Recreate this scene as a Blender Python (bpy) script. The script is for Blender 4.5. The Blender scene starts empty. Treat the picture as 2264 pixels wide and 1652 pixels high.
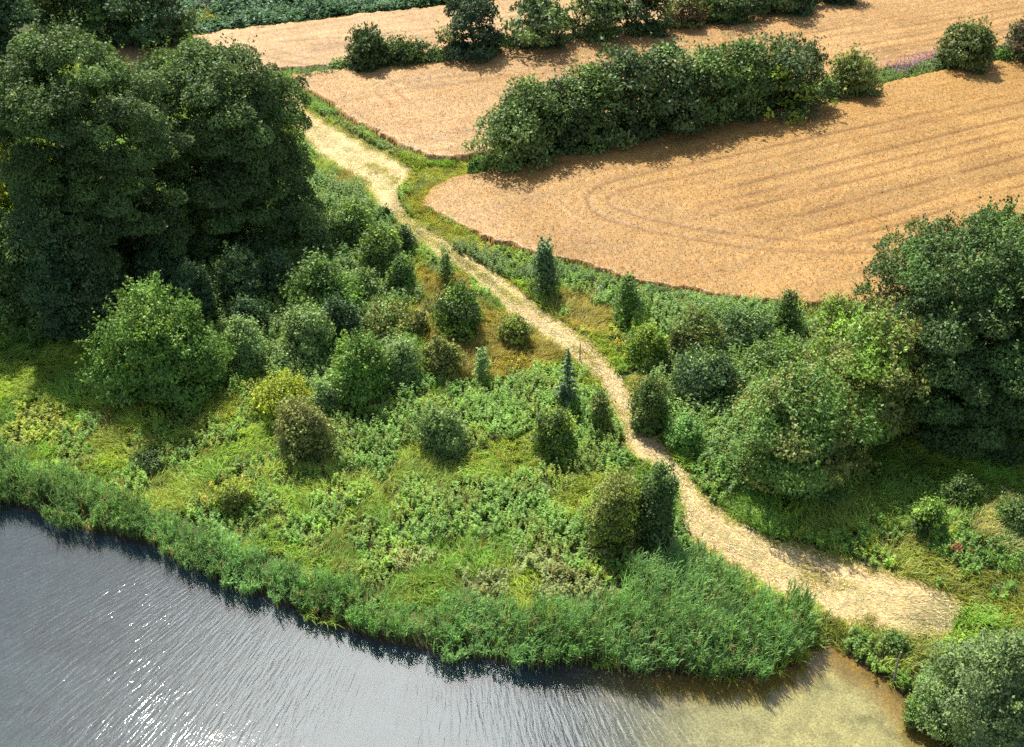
import bpy, math
import numpy as np
from mathutils import Vector

# ------------------------------------------------------------------ camera, sky, sun, exposure
S = bpy.context.scene
COL = S.collection
CAM_H, PITCH, HFOV = 45.0, math.radians(35.0), math.radians(50.0)
cam_d = bpy.data.cameras.new("camera")
cam = bpy.data.objects.new("camera", cam_d)
COL.objects.link(cam)
cam.location = (0, 0, CAM_H)
cam.rotation_euler = (math.pi / 2 - PITCH, 0, 0)
cam_d.sensor_width = 36.0
cam_d.lens = 18.0 / math.tan(HFOV / 2)
cam_d.clip_start, cam_d.clip_end = 0.5, 14000
S.camera = cam

SUN_EL, SUN_AZ = math.radians(55.0), math.radians(-21.0)      # azimuth measured from +Y towards +X
world = bpy.data.worlds.new("World")
S.world = world
world.use_nodes = True
nt = world.node_tree
for n in list(nt.nodes):
    nt.nodes.remove(n)


def N(t, kind, **kw):
    n = t.nodes.new(kind)
    for k, v in kw.items():
        setattr(n, k, v)
    return n


wo = N(nt, "ShaderNodeOutputWorld")
bg = N(nt, "ShaderNodeBackground")
sky = N(nt, "ShaderNodeTexSky", sky_type='NISHITA')
sky.sun_disc = False
sky.sun_elevation = SUN_EL
sky.sun_rotation = SUN_AZ
sky.altitude = 50
sky.dust_density = 2.0
geo = N(nt, "ShaderNodeTexCoord")
# bright summer clouds
cn = N(nt, "ShaderNodeTexNoise")
cn.inputs['Scale'].default_value = 2.6
cn.inputs['Detail'].default_value = 6
cn.inputs['Roughness'].default_value = 0.55
mp = N(nt, "ShaderNodeMapping")
mp.inputs['Location'].default_value = (0.35, 0.1, 0.0)
nt.links.new(geo.outputs['Generated'], mp.inputs['Vector'])
nt.links.new(mp.outputs['Vector'], cn.inputs['Vector'])
cr = N(nt, "ShaderNodeValToRGB")
cr.color_ramp.elements[0].position = 0.48
cr.color_ramp.elements[1].position = 0.68
nt.links.new(cn.outputs['Fac'], cr.inputs['Fac'])
# one big bright cloud beside the sun (direction in the sky)
cd = N(nt, "ShaderNodeVectorMath", operation='DISTANCE')
az, el = math.radians(-11.0), math.radians(54.0)
cd.inputs[1].default_value = (math.sin(az) * math.cos(el), math.cos(az) * math.cos(el), math.sin(el))
nt.links.new(geo.outputs['Generated'], cd.inputs[0])
cm = N(nt, "ShaderNodeMapRange", interpolation_type='SMOOTHSTEP')
cm.inputs['From Min'].default_value = 0.25
cm.inputs['From Max'].default_value = 0.06
nt.links.new(cd.outputs['Value'], cm.inputs['Value'])
ca = N(nt, "ShaderNodeMath", operation='MULTIPLY_ADD', use_clamp=True)
ca.inputs[1].default_value = 0.06
nt.links.new(cr.outputs['Color'], ca.inputs[0])
nt.links.new(cm.outputs['Result'], ca.inputs[2])
cmix = N(nt, "ShaderNodeMix", data_type='RGBA')
cmix.inputs['B'].default_value = (56, 56, 57, 1)
nt.links.new(ca.outputs['Value'], cmix.inputs['Factor'])
nt.links.new(sky.outputs['Color'], cmix.inputs['A'])
nt.links.new(cmix.outputs['Result'], bg.inputs['Color'])
bg.inputs['Strength'].default_value = 0.10
nt.links.new(bg.outputs['Background'], wo.inputs['Surface'])

sd_ = bpy.data.lights.new("sun", 'SUN')
sd_.energy = 5.0
sd_.angle = math.radians(0.55)
sd_.color = (1.0, 0.93, 0.80)
sun = bpy.data.objects.new("sun", sd_)
COL.objects.link(sun)
SDIR = Vector((math.sin(SUN_AZ) * math.cos(SUN_EL), math.cos(SUN_AZ) * math.cos(SUN_EL), math.sin(SUN_EL)))
sun.rotation_euler = (-SDIR).to_track_quat('-Z', 'Y').to_euler()
sun.location = (-60, 120, 90)

S.view_settings.view_transform = 'Standard'
S.view_settings.look = 'None'
S.view_settings.exposure = 0.78
S.view_settings.gamma = 1.0
S.render.engine = 'CYCLES'
S.cycles.max_bounces = 7
S.cycles.diffuse_bounces = 4
S.cycles.glossy_bounces = 3
S.cycles.transmission_bounces = 4
S.cycles.transparent_max_bounces = 6
S.cycles.sample_clamp_indirect = 6.0
S.cycles.caustics_reflective = False
S.cycles.caustics_refractive = False
S.cycles.use_denoising = False

# ------------------------------------------------------------------ photo points -> places on the ground
FP = 1132.0 / math.tan(HFOV / 2)


def smooth(a, b, x):
    t = np.clip((x - a) / (b - a), 0, 1)
    return t * t * (3 - 2 * t)


def vnoise(x, y, scale, seed):
    """smooth value noise in 0..1"""
    x = np.asarray(x, float) / scale + seed * 17.13
    y = np.asarray(y, float) / scale + seed * 9.71
    xi, yi = np.floor(x).astype(np.int64), np.floor(y).astype(np.int64)
    fx, fy = x - xi, y - yi
    fx, fy = fx * fx * (3 - 2 * fx), fy * fy * (3 - 2 * fy)

    def h(i, j):
        n = (i * 374761393 + j * 668265263 + seed * 144665) & 0x7fffffff
        n = ((n ^ (n >> 13)) * 1274126177) & 0x7fffffff
        return ((n ^ (n >> 16)) & 0xffff) / 65535.0
    return (h(xi, yi) * (1 - fx) * (1 - fy) + h(xi + 1, yi) * fx * (1 - fy)
            + h(xi, yi + 1) * (1 - fx) * fy + h(xi + 1, yi + 1) * fx * fy)


def fbm(x, y, scale, seed):
    return 0.55 * vnoise(x, y, scale, seed) + 0.3 * vnoise(x, y, scale / 2.1, seed + 1) + 0.15 * vnoise(x, y, scale / 4.3, seed + 2)


def rays(uv):
    uv = np.atleast_2d(np.asarray(uv, float))
    a, b = (uv[:, 0] - 1132) / FP, (uv[:, 1] - 826) / FP
    cp, sp = math.cos(PITCH), math.sin(PITCH)
    return np.stack([a, cp - b * sp, -sp - b * cp], 1)


def project(x, y, z):
    cp, sp = math.cos(PITCH), math.sin(PITCH)
    dz = z - CAM_H
    fw = y * cp - dz * sp
    up = y * sp + dz * cp
    return 1132 + FP * x / fw, 826 - FP * up / fw


def on_plane(uv, z=0.0):
    d = rays(uv)
    t = (z - CAM_H) / d[:, 2]
    return d[:, :2] * t[:, None]


SHORE_UV = [(-500, 985), (-260, 1045), (-100, 1090), (0, 1118), (60, 1135), (130, 1155), (210, 1185), (300, 1207), (340, 1213), (400, 1240), (500, 1290), (600, 1335), (700, 1375),
            (800, 1413), (900, 1440), (1000, 1458), (1150, 1472), (1300, 1482), (1450, 1494), (1600, 1505), (1690, 1500),
            (1745, 1480), (1782, 1450), (1815, 1428), (1836, 1425), (1860, 1448), (1905, 1478), (1960, 1505), (2005, 1562),
            (2045, 1605), (2085, 1650), (2120, 1700), (2200, 1780), (2400, 1840), (2900, 1850)]
SHORE = on_plane(SHORE_UV)
LAKE = np.vstack([SHORE, [[400, 20], [400, -500], [-700, -500], [-700, SHORE[0, 1] + 40], [-200, SHORE[0, 1] + 12]]])


def in_poly(px, py, poly):
    px, py = np.asarray(px, float), np.asarray(py, float)
    inside = np.zeros(px.shape, bool)
    n = len(poly)
    for i in range(n):
        x0, y0 = poly[i]
        x1, y1 = poly[(i + 1) % n]
        if y0 == y1:
            continue
        c = ((y0 > py) != (y1 > py)) & (px < (x1 - x0) * (py - y0) / (y1 - y0) + x0)
        inside ^= c
    return inside


def dist_line(px, py, pts, closed=False):
    px, py = np.asarray(px, float), np.asarray(py, float)
    d = np.full(px.shape, 1e9)
    n = len(pts)
    for i in range(n if closed else n - 1):
        ax, ay = pts[i]
        bx, by = pts[(i + 1) % n]
        vx, vy = bx - ax, by - ay
        t = np.clip(((px - ax) * vx + (py - ay) * vy) / (vx * vx + vy * vy + 1e-12), 0, 1)
        d = np.minimum(d, np.hypot(px - ax - t * vx, py - ay - t * vy))
    return d


def shore_sd(x, y):
    d = dist_line(x, y, LAKE, True)
    return np.where(in_poly(x, y, LAKE), -d, d)


def ground_z(x, y, sd=None):
    x, y = np.asarray(x, float), np.asarray(y, float)
    if sd is None:
        sd = shore_sd(x, y)
    far = np.maximum(0, y - 48)
    base = 0.42 + 0.03 * np.minimum(far, 160) + 0.012 * np.maximum(0, far - 160) + 0.55 * (fbm(x, y, 16, 3) - 0.5) * smooth(2, 12, sd)
    land = 0.04 + (base - 0.04) * smooth(0.0, 1.3, sd)
    shallow = smooth(3, 13, x) * 0.045 + (1 - smooth(3, 13, x)) * 0.3
    bed = np.maximum(-2.2, 0.04 + shallow * sd + 0.22 * np.maximum(sd, -0.7))
    return np.where(sd > 0, land, bed)


def on_ground(uv, above=0.0):
    d = rays(uv)
    lo, hi = np.full(len(d), 20.0), np.full(len(d), 20.0)
    done = np.zeros(len(d), bool)
    t = 20.0
    while t < 420 and not done.all():
        t2 = t + 1.5
        p = d * t2
        below = (CAM_H + p[:, 2] - above) < ground_z(p[:, 0], p[:, 1])
        new = below & ~done
        lo[new], hi[new] = t, t2
        done |= below
        t = t2
    lo[~done] = hi[~done] = 420
    for _ in range(14):
        m = (lo + hi) / 2
        p = d * m[:, None]
        b = (CAM_H + p[:, 2] - above) < ground_z(p[:, 0], p[:, 1])
        hi = np.where(b, m, hi)
        lo = np.where(b, lo, m)
    p = d * hi[:, None]
    return p[:, :2]


def G(*uv):
    return on_ground(uv)


def resample(pts, n):
    pts = np.asarray(pts, float)
    s = np.r_[0, np.cumsum(np.hypot(*np.diff(pts, axis=0).T))]
    t = np.linspace(0, s[-1], n)
    out = np.stack([np.interp(t, s, pts[:, 0]), np.interp(t, s, pts[:, 1])], 1)
    for _ in range(3):
        out[1:-1] = 0.25 * out[:-2] + 0.5 * out[1:-1] + 0.25 * out[2:]
    return out


# ------------------------------------------------------------------ tags and mesh builders
def tag(o, label=None, cat=None, group=None, kind=None):
    if label:
        o["label"] = label
    if cat:
        o["category"] = cat
    if group:
        o["group"] = group
    if kind:
        o["kind"] = kind
    return o


def link(name, me, parent=None, loc=None):
    o = bpy.data.objects.new(name, me)
    COL.objects.link(o)
    if parent is not None:
        o.parent = parent
    if loc is not None:
        o.location = loc
    return o


def empty(name, loc):
    o = bpy.data.objects.new(name, None)
    o.empty_display_size = 0.3
    COL.objects.link(o)
    o.location = loc
    return o


def poly_mesh(name, co, faces, mat, tint=None, smooth_=False, dom='FACE'):
    """co (n,3); faces (m,4) ints; tint (m,3) per face"""
    me = bpy.data.meshes.new(name)
    co = np.ascontiguousarray(co, np.float32)
    faces = np.ascontiguousarray(faces, np.int32)
    m, k = faces.shape
    me.vertices.add(len(co))
    me.vertices.foreach_set("co", co.ravel())
    me.loops.add(m * k)
    me.loops.foreach_set("vertex_index", faces.ravel())
    me.polygons.add(m)
    me.polygons.foreach_set("loop_start", np.arange(0, m * k, k, dtype=np.int32))
    if smooth_:
        me.polygons.foreach_set("use_smooth", np.ones(m, bool))
    if tint is not None:
        a = me.attributes.new("tint", 'FLOAT_COLOR', dom)
        c = np.ones((m if dom == 'FACE' else len(co), 4), np.float32)
        c[:, :3] = tint
        a.data.foreach_set("color", c.ravel())
    me.update(calc_edges=True)
    me.materials.append(mat)
    return me


class Quads:
    def __init__(self):
        self.v, self.t = [], []

    def add(self, q, tint):
        self.v.append(np.asarray(q, np.float32).reshape(-1, 4, 3))
        self.t.append(np.broadcast_to(np.asarray(tint, np.float32), (len(self.v[-1]), 3)))
        return self

    def mesh(self, name, mat, off=(0, 0, 0)):
        v = np.concatenate(self.v)
        t = np.concatenate(self.t)
        co = v.reshape(-1, 3) - np.asarray(off, np.float32)
        return poly_mesh(name, co, np.arange(len(co)).reshape(-1, 4), mat, t)


def unit(a):
    return a / np.maximum(np.linalg.norm(a, axis=-1, keepdims=True), 1e-9)


def leaf_quads(c, axis, nrm, L, W):
    axis = unit(axis)
    side = unit(np.cross(axis, nrm))
    L, W = np.asarray(L).reshape(-1, 1), np.asarray(W).reshape(-1, 1)
    a, b = axis * L * 0.5, side * W * 0.5
    return np.stack([c - a, c + b - a * 0.1, c + a, c - b - a * 0.1], 1)


def blade_quads(base, h, lean, width, face):
    """two-piece arching blades. base (n,3) h (n,) lean (n,2) offsets at the tip, face (n,) angle of the width"""
    n = len(base)
    s = np.stack([np.cos(face), np.sin(face), np.zeros(n)], 1) * np.asarray(width).reshape(-1, 1) * 0.5
    up = np.zeros((n, 3))
    up[:, 2] = h
    ln = np.zeros((n, 3))
    ln[:, :2] = lean
    p1 = base + up * 0.68 + ln * 0.33
    p2 = base + up + ln
    q1 = np.stack([base - s * 0.7, base + s * 0.7, p1 + s, p1 - s], 1)
    q2 = np.stack([p1 - s, p1 + s, p2 + s * 0.12, p2 - s * 0.12], 1)
    return np.concatenate([q1, q2])


def tube_quads(pts, radii, k=6):
    pts, radii = np.asarray(pts, float), np.asarray(radii, float)
    d = unit(np.gradient(pts, axis=0))
    ref = np.array([0.31, 0.95, 0.05])
    s = unit(np.cross(d, ref))
    t = np.cross(d, s)
    a = np.linspace(0, 2 * np.pi, k, endpoint=False)
    ring = pts[:, None] + radii[:, None, None] * (np.cos(a)[None, :, None] * s[:, None] + np.sin(a)[None, :, None] * t[:, None])
    nx = np.roll(ring, -1, 1)
    return np.stack([ring[:-1], nx[:-1], nx[1:], ring[1:]], 2).reshape(-1, 4, 3)


def vary(rng, base, n, dv=0.25, dh=0.12):
    """per-leaf natural colour spread: brightness and a yellow-blue shift"""
    base = np.asarray(base, float)
    b = np.exp(rng.normal(0, dv, n))[:, None]
    s = rng.normal(0, dh, n)[:, None]
    return np.clip(base * b * np.hstack([1 + s * 1.2, 1 + s * 0.25, 1 - s]), 0.004, 0.9)


# ------------------------------------------------------------------ materials
def mat_new(name):
    m = bpy.data.materials.new(name)
    m.use_nodes = True
    t = m.node_tree
    for n in list(t.nodes):
        t.nodes.remove(n)
    out = N(t, "ShaderNodeOutputMaterial")
    return m, t, out


def leaf_material(name, trans=0.9, gloss=0.02, rough=0.5, noise=0.25, tgain=(1.15, 1.1, 0.55), size=0.55):
    """thin leaf: part of the light is reflected, part shines through yellower"""
    m, t, out = mat_new(name)
    L = t.links.new
    at = N(t, "ShaderNodeAttribute", attribute_name="tint")
    g = N(t, "ShaderNodeNewGeometry")
    nz = N(t, "ShaderNodeTexNoise")
    nz.inputs['Scale'].default_value = size
    nz.inputs['Detail'].default_value = 2
    L(g.outputs['Position'], nz.inputs['Vector'])
    mr = N(t, "ShaderNodeMapRange")
    mr.inputs['From Min'].default_value, mr.inputs['From Max'].default_value = 0.3, 0.7
    mr.inputs['To Min'].default_value, mr.inputs['To Max'].default_value = 1 - noise, 1 + noise
    L(nz.outputs['Fac'], mr.inputs['Value'])
    mul = N(t, "ShaderNodeVectorMath", operation='SCALE')
    L(at.outputs['Color'], mul.inputs[0])
    L(mr.outputs['Result'], mul.inputs['Scale'])
    df = N(t, "ShaderNodeBsdfDiffuse")
    L(mul.outputs['Vector'], df.inputs['Color'])
    tg = N(t, "ShaderNodeVectorMath", operation='MULTIPLY')
    tg.inputs[1].default_value = tuple(v * trans for v in tgain)
    L(mul.outputs['Vector'], tg.inputs[0])
    tr = N(t, "ShaderNodeBsdfTranslucent")
    L(tg.outputs['Vector'], tr.inputs['Color'])
    mx = N(t, "ShaderNodeAddShader")
    L(df.outputs[0], mx.inputs[0])
    L(tr.outputs[0], mx.inputs[1])
    gl = N(t, "ShaderNodeBsdfGlossy")
    gl.inputs['Roughness'].default_value = rough
    gl.inputs['Color'].default_value = (0.9, 0.95, 1, 1)
    m2 = N(t, "ShaderNodeMixShader")
    m2.inputs['Fac'].default_value = gloss
    L(mx.outputs[0], m2.inputs[1])
    L(gl.outputs[0], m2.inputs[2])
    L(m2.outputs[0], out.inputs['Surface'])
    return m


M_LEAF = leaf_material("foliage", trans=0.30)
M_HERB = leaf_material("herb_leaves", trans=0.8)
M_GRASS = leaf_material("grass_blades", gloss=0.015, noise=0.3)
M_WHEAT = leaf_material("ripe_wheat", trans=0.55, gloss=0.03, rough=0.5, noise=0.08, tgain=(1.0, .9, 0.7), size=0.25)
M_STRAW = leaf_material("dry_straw", trans=0.12, gloss=0.02, rough=0.6, noise=0.12, tgain=(1.0, .9, 0.8))


def simple_material(name, col, rough=0.85, noise_scale=6.0, amount=0.4, bump=0.3):
    m, t, out = mat_new(name)
    L = t.links.new
    b = N(t, "ShaderNodeBsdfPrincipled")
    b.inputs['Roughness'].default_value = rough
    tc = N(t, "ShaderNodeTexCoord")
    nz = N(t, "ShaderNodeTexNoise")
    nz.inputs['Scale'].default_value = noise_scale
    nz.inputs['Detail'].default_value = 5
    L(tc.outputs['Object'], nz.inputs['Vector'])
    rp = N(t, "ShaderNodeValToRGB")
    c = np.array(col)
    rp.color_ramp.elements[0].color = (*(c * (1 - amount)), 1)
    rp.color_ramp.elements[1].color = (*(c * (1 + amount)), 1)
    rp.color_ramp.elements[0].position, rp.color_ramp.elements[1].position = 0.3, 0.7
    L(nz.outputs['Fac'], rp.inputs['Fac'])
    L(rp.outputs['Color'], b.inputs['Base Color'])
    bp = N(t, "ShaderNodeBump")
    bp.inputs['Strength'].default_value = bump
    bp.inputs['Distance'].default_value = 0.05
    L(nz.outputs['Fac'], bp.inputs['Height'])
    L(bp.outputs['Normal'], b.inputs['Normal'])
    L(b.outputs[0], out.inputs['Surface'])
    return m


M_BARK = simple_material("bark", (0.09, 0.07, 0.05))
M_WOOD = simple_material("weathered_wood", (0.30, 0.27, 0.23), noise_scale=9)
M_STONE = simple_material("pale_stone", (0.55, 0.54, 0.52), noise_scale=4, amount=0.25)


def tint_surface(name, rough=0.95, sc=(1.2, 9.0, 40.0), amt=0.35, bump=0.5, dist=0.06):
    """ground-type surface whose own colour comes from the 'tint' attribute, broken by noise at three sizes"""
    m, t, out = mat_new(name)
    L = t.links.new
    at = N(t, "ShaderNodeAttribute", attribute_name="tint")
    g = N(t, "ShaderNodeNewGeometry")
    prev = None
    for s, a in zip(sc, (amt * 0.6, amt, amt)):
        nz = N(t, "ShaderNodeTexNoise")
        nz.inputs['Scale'].default_value = s
        nz.inputs['Detail'].default_value = 3
        L(g.outputs['Position'], nz.inputs['Vector'])
        mr = N(t, "ShaderNodeMapRange")
        mr.inputs['From Min'].default_value, mr.inputs['From Max'].default_value = 0.3, 0.7
        mr.inputs['To Min'].default_value, mr.inputs['To Max'].default_value = 1 - a, 1 + a
        L(nz.outputs['Fac'], mr.inputs['Value'])
        if prev is None:
            prev = mr.outputs['Result']
        else:
            mm = N(t, "ShaderNodeMath", operation='MULTIPLY')
            L(prev, mm.inputs[0])
            L(mr.outputs['Result'], mm.inputs[1])
            prev = mm.outputs[0]
        last = nz
    mul = N(t, "ShaderNodeVectorMath", operation='SCALE')
    L(at.outputs['Color'], mul.inputs[0])
    L(prev, mul.inputs['Scale'])
    b = N(t, "ShaderNodeBsdfPrincipled")
    b.inputs['Roughness'].default_value = rough
    b.inputs['Specular IOR Level'].default_value = 0.15
    L(mul.outputs['Vector'], b.inputs['Base Color'])
    bp = N(t, "ShaderNodeBump")
    bp.inputs['Strength'].default_value = bump
    bp.inputs['Distance'].default_value = dist
    L(prev, bp.inputs['Height'])
    L(bp.outputs['Normal'], b.inputs['Normal'])
    L(b.outputs[0], out.inputs['Surface'])
    return m


M_GROUND = tint_surface("soil_and_litter")
M_PATH = tint_surface("mown_track", sc=(0.9, 5.0, 26.0), amt=0.22, bump=0.7, dist=0.05)

# water: clear skin over the bed, ripples fanning across the bay
M_WATER, t, out = mat_new("lake_water")
L = t.links.new
at = N(t, "ShaderNodeAttribute", attribute_name="wave")
mpw = N(t, "ShaderNodeMapping")
mpw.inputs['Scale'].default_value = (6.2, 0.85, 1)
L(at.outputs['Vector'], mpw.inputs['Vector'])
n1 = N(t, "ShaderNodeTexNoise", noise_dimensions='2D')
n1.inputs['Scale'].default_value = 1.0
n1.inputs['Detail'].default_value = 3.0
n1.inputs['Roughness'].default_value = 0.45
n1.inputs['Distortion'].default_value = 0.25
L(mpw.outputs['Vector'], n1.inputs['Vector'])
g = N(t, "ShaderNodeNewGeometry")
n2 = N(t, "ShaderNodeTexNoise", noise_dimensions='2D')
n2.inputs['Scale'].default_value = 6.0
n2.inputs['Detail'].default_value = 2.0
L(g.outputs['Position'], n2.inputs['Vector'])
n3 = N(t, "ShaderNodeTexNoise", noise_dimensions='2D')
n3.inputs['Scale'].default_value = 0.22
n3.inputs['Detail'].default_value = 2.0
L(g.outputs['Position'], n3.inputs['Vector'])
calm = N(t, "ShaderNodeAttribute", attribute_name="rough")
hsum = N(t, "ShaderNodeMath", operation='MULTIPLY_ADD')
hsum.inputs[1].default_value = 0.17
L(n2.outputs['Fac'], hsum.inputs[0])
L(n1.outputs['Fac'], hsum.inputs[2])
gust = N(t, "ShaderNodeMapRange")
gust.inputs['From Min'].default_value, gust.inputs['From Max'].default_value = 0.3, 0.7
gust.inputs['To Min'].default_value, gust.inputs['To Max'].default_value = 0.7, 1.2
L(n3.outputs['Fac'], gust.inputs['Value'])
hm = N(t, "ShaderNodeMath", operation='MULTIPLY')
L(gust.outputs['Result'], hm.inputs[0])
L(calm.outputs['Fac'], hm.inputs[1])
hh = N(t, "ShaderNodeMath", operation='MULTIPLY')
L(hsum.outputs[0], hh.inputs[0])
L(hm.outputs[0], hh.inputs[1])
bpw = N(t, "ShaderNodeBump")
bpw.inputs['Strength'].default_value = 1.0
bpw.inputs['Distance'].default_value = 0.0145
L(hh.outputs[0], bpw.inputs['Height'])
gl = N(t, "ShaderNodeBsdfGlossy")
gl.inputs['Roughness'].default_value = 0.02
gl.inputs['Color'].default_value = (1.0, 0.98, 0.92, 1)
L(bpw.outputs['Normal'], gl.inputs['Normal'])
tp = N(t, "ShaderNodeBsdfTransparent")
tp.inputs['Color'].default_value = (0.86, 0.90, 0.84, 1)
fd = N(t, "ShaderNodeVectorMath", operation='DOT_PRODUCT')          # Schlick reflectance, the same from above and below
L(bpw.outputs['Normal'], fd.inputs[0])
L(g.outputs['Incoming'], fd.inputs[1])
fa = N(t, "ShaderNodeMath", operation='ABSOLUTE')
L(fd.outputs['Value'], fa.inputs[0])
fb = N(t, "ShaderNodeMath", operation='SUBTRACT', use_clamp=True)
fb.inputs[0].default_value = 1.0
L(fa.outputs[0], fb.inputs[1])
fp = N(t, "ShaderNodeMath", operation='POWER')
fp.inputs[1].default_value = 5.0
L(fb.outputs[0], fp.inputs[0])
fr = N(t, "ShaderNodeMapRange")
fr.inputs['To Min'].default_value = 0.052
L(fp.outputs[0], fr.inputs['Value'])
mxw = N(t, "ShaderNodeMixShader")
L(fr.outputs['Result'], mxw.inputs['Fac'])
L(tp.outputs[0], mxw.inputs[1])
L(gl.outputs[0], mxw.inputs[2])
L(mxw.outputs[0], out.inputs['Surface'])

# ------------------------------------------------------------------ outlines of the place
PATH_R = G((640, 195), (690, 255), (760, 290), (850, 340), (912, 372), (910, 392), (882, 418), (878, 440), (902, 482), (960, 520), (1020, 553), (1100, 600),
           (1150, 640), (1190, 682), (1250, 720), (1300, 750), (1340, 790), (1375, 835), (1398, 880), (1425, 930), (1452, 965), (1480, 1005), (1515, 1045), (1555, 1095),
           (1600, 1138), (1650, 1165), (1710, 1195), (1800, 1215), (1900, 1245), (1960, 1268), (2050, 1292), (2100, 1312), (2128, 1338))
PATH_L = G((600, 240), (660, 290), (690, 335), (765, 385), (800, 400), (818, 440), (850, 470), (920, 532), (960, 568), (1010, 592), (1060, 632), (1110, 680),
           (1160, 722), (1220, 762), (1280, 805), (1322, 845), (1352, 895), (1372, 950), (1388, 1000), (1430, 1020), (1470, 1050), (1492, 1090), (1503, 1140), (1522, 1195),
           (1565, 1228), (1640, 1275), (1700, 1312), (1780, 1340), (1850, 1372), (1950, 1398), (2020, 1412), (2070, 1418), (2105, 1400))
PN = 320
PR, PL = resample(PATH_R, PN), resample(PATH_L, PN)
PATH_POLY = np.vstack([PR, PL[::-1]])

FIELD_A = G((928, 452), (960, 420), (1005, 398), (1090, 385), (1130, 378), (1300, 340), (1500, 295), (1700, 253), (1830, 225), (1950, 198), (2100, 165), (2264, 135), (2500, 85),
            (2700, 60), (2700, 800), (2400, 745), (2264, 720), (2000, 700), (1850, 690), (1720, 683), (1600, 670), (1500, 652), (1400, 632), (1250, 588), (1150, 566), (1060, 530), (985, 490))
FIELD_B = G((640, 178), (730, 165), (850, 160), (1040, 125), (1200, 108), (1330, 88), (1450, 72), (1600, 50), (1760, 20), (1890, -2), (2050, -35), (2300, -90),
            (2700, -120), (2700, 20), (2500, 55), (2264, 105), (2120, 130), (1950, 165), (1820, 190), (1600, 240), (1400, 290), (1180, 340), (1060, 350), (1000, 362), (950, 358), (880, 330), (800, 285), (735, 245), (690, 215), (650, 195))
FIELD_C = G((250, 120), (400, 98), (500, 78), (700, 55), (980, 24), (1200, 2), (1280, -8), (1500, -35), (1700, -60), (2300, -140), (2300, -95), (2050, -40), (1890, -8),
            (1750, 12), (1600, 42), (1440, 64), (1330, 78), (1200, 98), (1040, 112), (850, 148), (720, 158), (640, 160), (560, 175), (420, 170), (300, 175))
CROP = G((300, 110), (415, 92), (500, 72), (700, 48), (900, 22), (1050, 8), (1290, -16), (1700, -66), (1700, -130), (300, -60))

# ------------------------------------------------------------------ ground: one sheet to the horizon, lake bed included
gx = np.concatenate([-np.geomspace(3000, 90, 26), np.arange(-88, -48, 0.45), np.arange(-47.8, 27, 0.25), np.arange(27, 88.1, 0.45), np.geomspace(90, 3000, 26)])
gy = np.concatenate([-np.geomspace(3000, 12, 22), np.arange(-8, 24, 2.0), np.arange(25, 31, 0.45), np.arange(31.3, 56, 0.25), np.arange(56, 190, 0.45), np.geomspace(192, 4000, 26)])
X, Y = np.meshgrid(gx, gy)
SD = shore_sd(X, Y)
Z = ground_z(X, Y, SD)


def grid_faces(ny, nx):
    i = np.arange(ny * nx).reshape(ny, nx)
    return np.stack([i[:-1, :-1], i[:-1, 1:], i[1:, 1:], i[1:, :-1]], -1).reshape(-1, 4)


fc = grid_faces(*X.shape)
cx, cy, csd = X.ravel(), Y.ravel(), SD.ravel()
tn = np.zeros((len(cx), 3))
tn[:] = (0.060, 0.080, 0.026)                                  # damp soil, moss and litter
dry = smooth(0.45, 0.7, fbm(cx, cy, 7, 21))[:, None]
tn = tn * (1 - dry) + np.array((0.080, 0.090, 0.030)) * dry
mud = smooth(1.2, 0.0, csd)[:, None]
tn = tn * (1 - mud) + np.array((0.028, 0.022, 0.014)) * mud
bayw = (smooth(1, 14, cx + 2.2 * (fbm(cx, cy, 3, 8) - .5)) * smooth(-0.3, -1.6, csd))[:, None]
bed = np.array((0.045, 0.068, 0.094)) * (1 - bayw) + np.array((0.36, 0.305, 0.14)) * bayw
weed = (smooth(0.62, 0.75, fbm(cx, cy, 1.6, 31)) * 0.5)[:, None] * bayw
bed = bed * (1 - weed) + np.array((0.08, 0.075, 0.03)) * weed
rim = (smooth(-1.9, -0.5, csd) * smooth(0, 10, cx))[:, None] * 0.75
bed = bed * (1 - rim) + np.array((0.30, 0.17, 0.02)) * rim
wet = smooth(0.25, -0.25, csd + .3 * (fbm(cx, cy, .8, 37) - .5))[:, None]
tn = tn * (1 - wet) + bed * wet
ground = link("ground", poly_mesh("ground", np.stack([X, Y, Z], -1).reshape(-1, 3), fc, M_GROUND, tn, True, 'POINT'))
tag(ground, "gently rising bare soil and moss under the vegetation", "ground", kind='structure')

# lake
wx = np.concatenate([[-700, -300, -150, -90], np.arange(-60, 40.1, 0.5), [60, 120, 400]])
wy = np.concatenate([[-500, -200, -60, 0, 15], np.arange(24, 64, 0.5), [75, 100]])
WX, WY = np.meshgrid(wx, wy)
wme = poly_mesh("lake", np.stack([WX, WY, np.zeros_like(WX)], -1).reshape(-1, 3), grid_faces(*WX.shape), M_WATER, None, True)
RX, RY = -4.0, 62.0
th = np.arctan2(WX - RX, -(WY - RY)).ravel()
rr = np.hypot(WX - RX, WY - RY).ravel()
a = wme.attributes.new("wave", 'FLOAT_VECTOR', 'POINT')
a.data.foreach_set("vector", np.stack([th * 22, rr, 0 * rr], -1).astype(np.float32).ravel())
wsd = shore_sd(WX, WY).ravel()
a = wme.attributes.new("rough", 'FLOAT', 'POINT')
a.data.foreach_set("value", (smooth(0.0, -3.0, wsd) * 0.75 + 0.25) .astype(np.float32) * (1 - 0.72 * smooth(4, 14, WX.ravel())).astype(np.float32))
lake = link("water", wme)
tag(lake, "rippled blue grey lake with sun glints, shallow and sandy in one corner", "lake", kind='structure')

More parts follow.
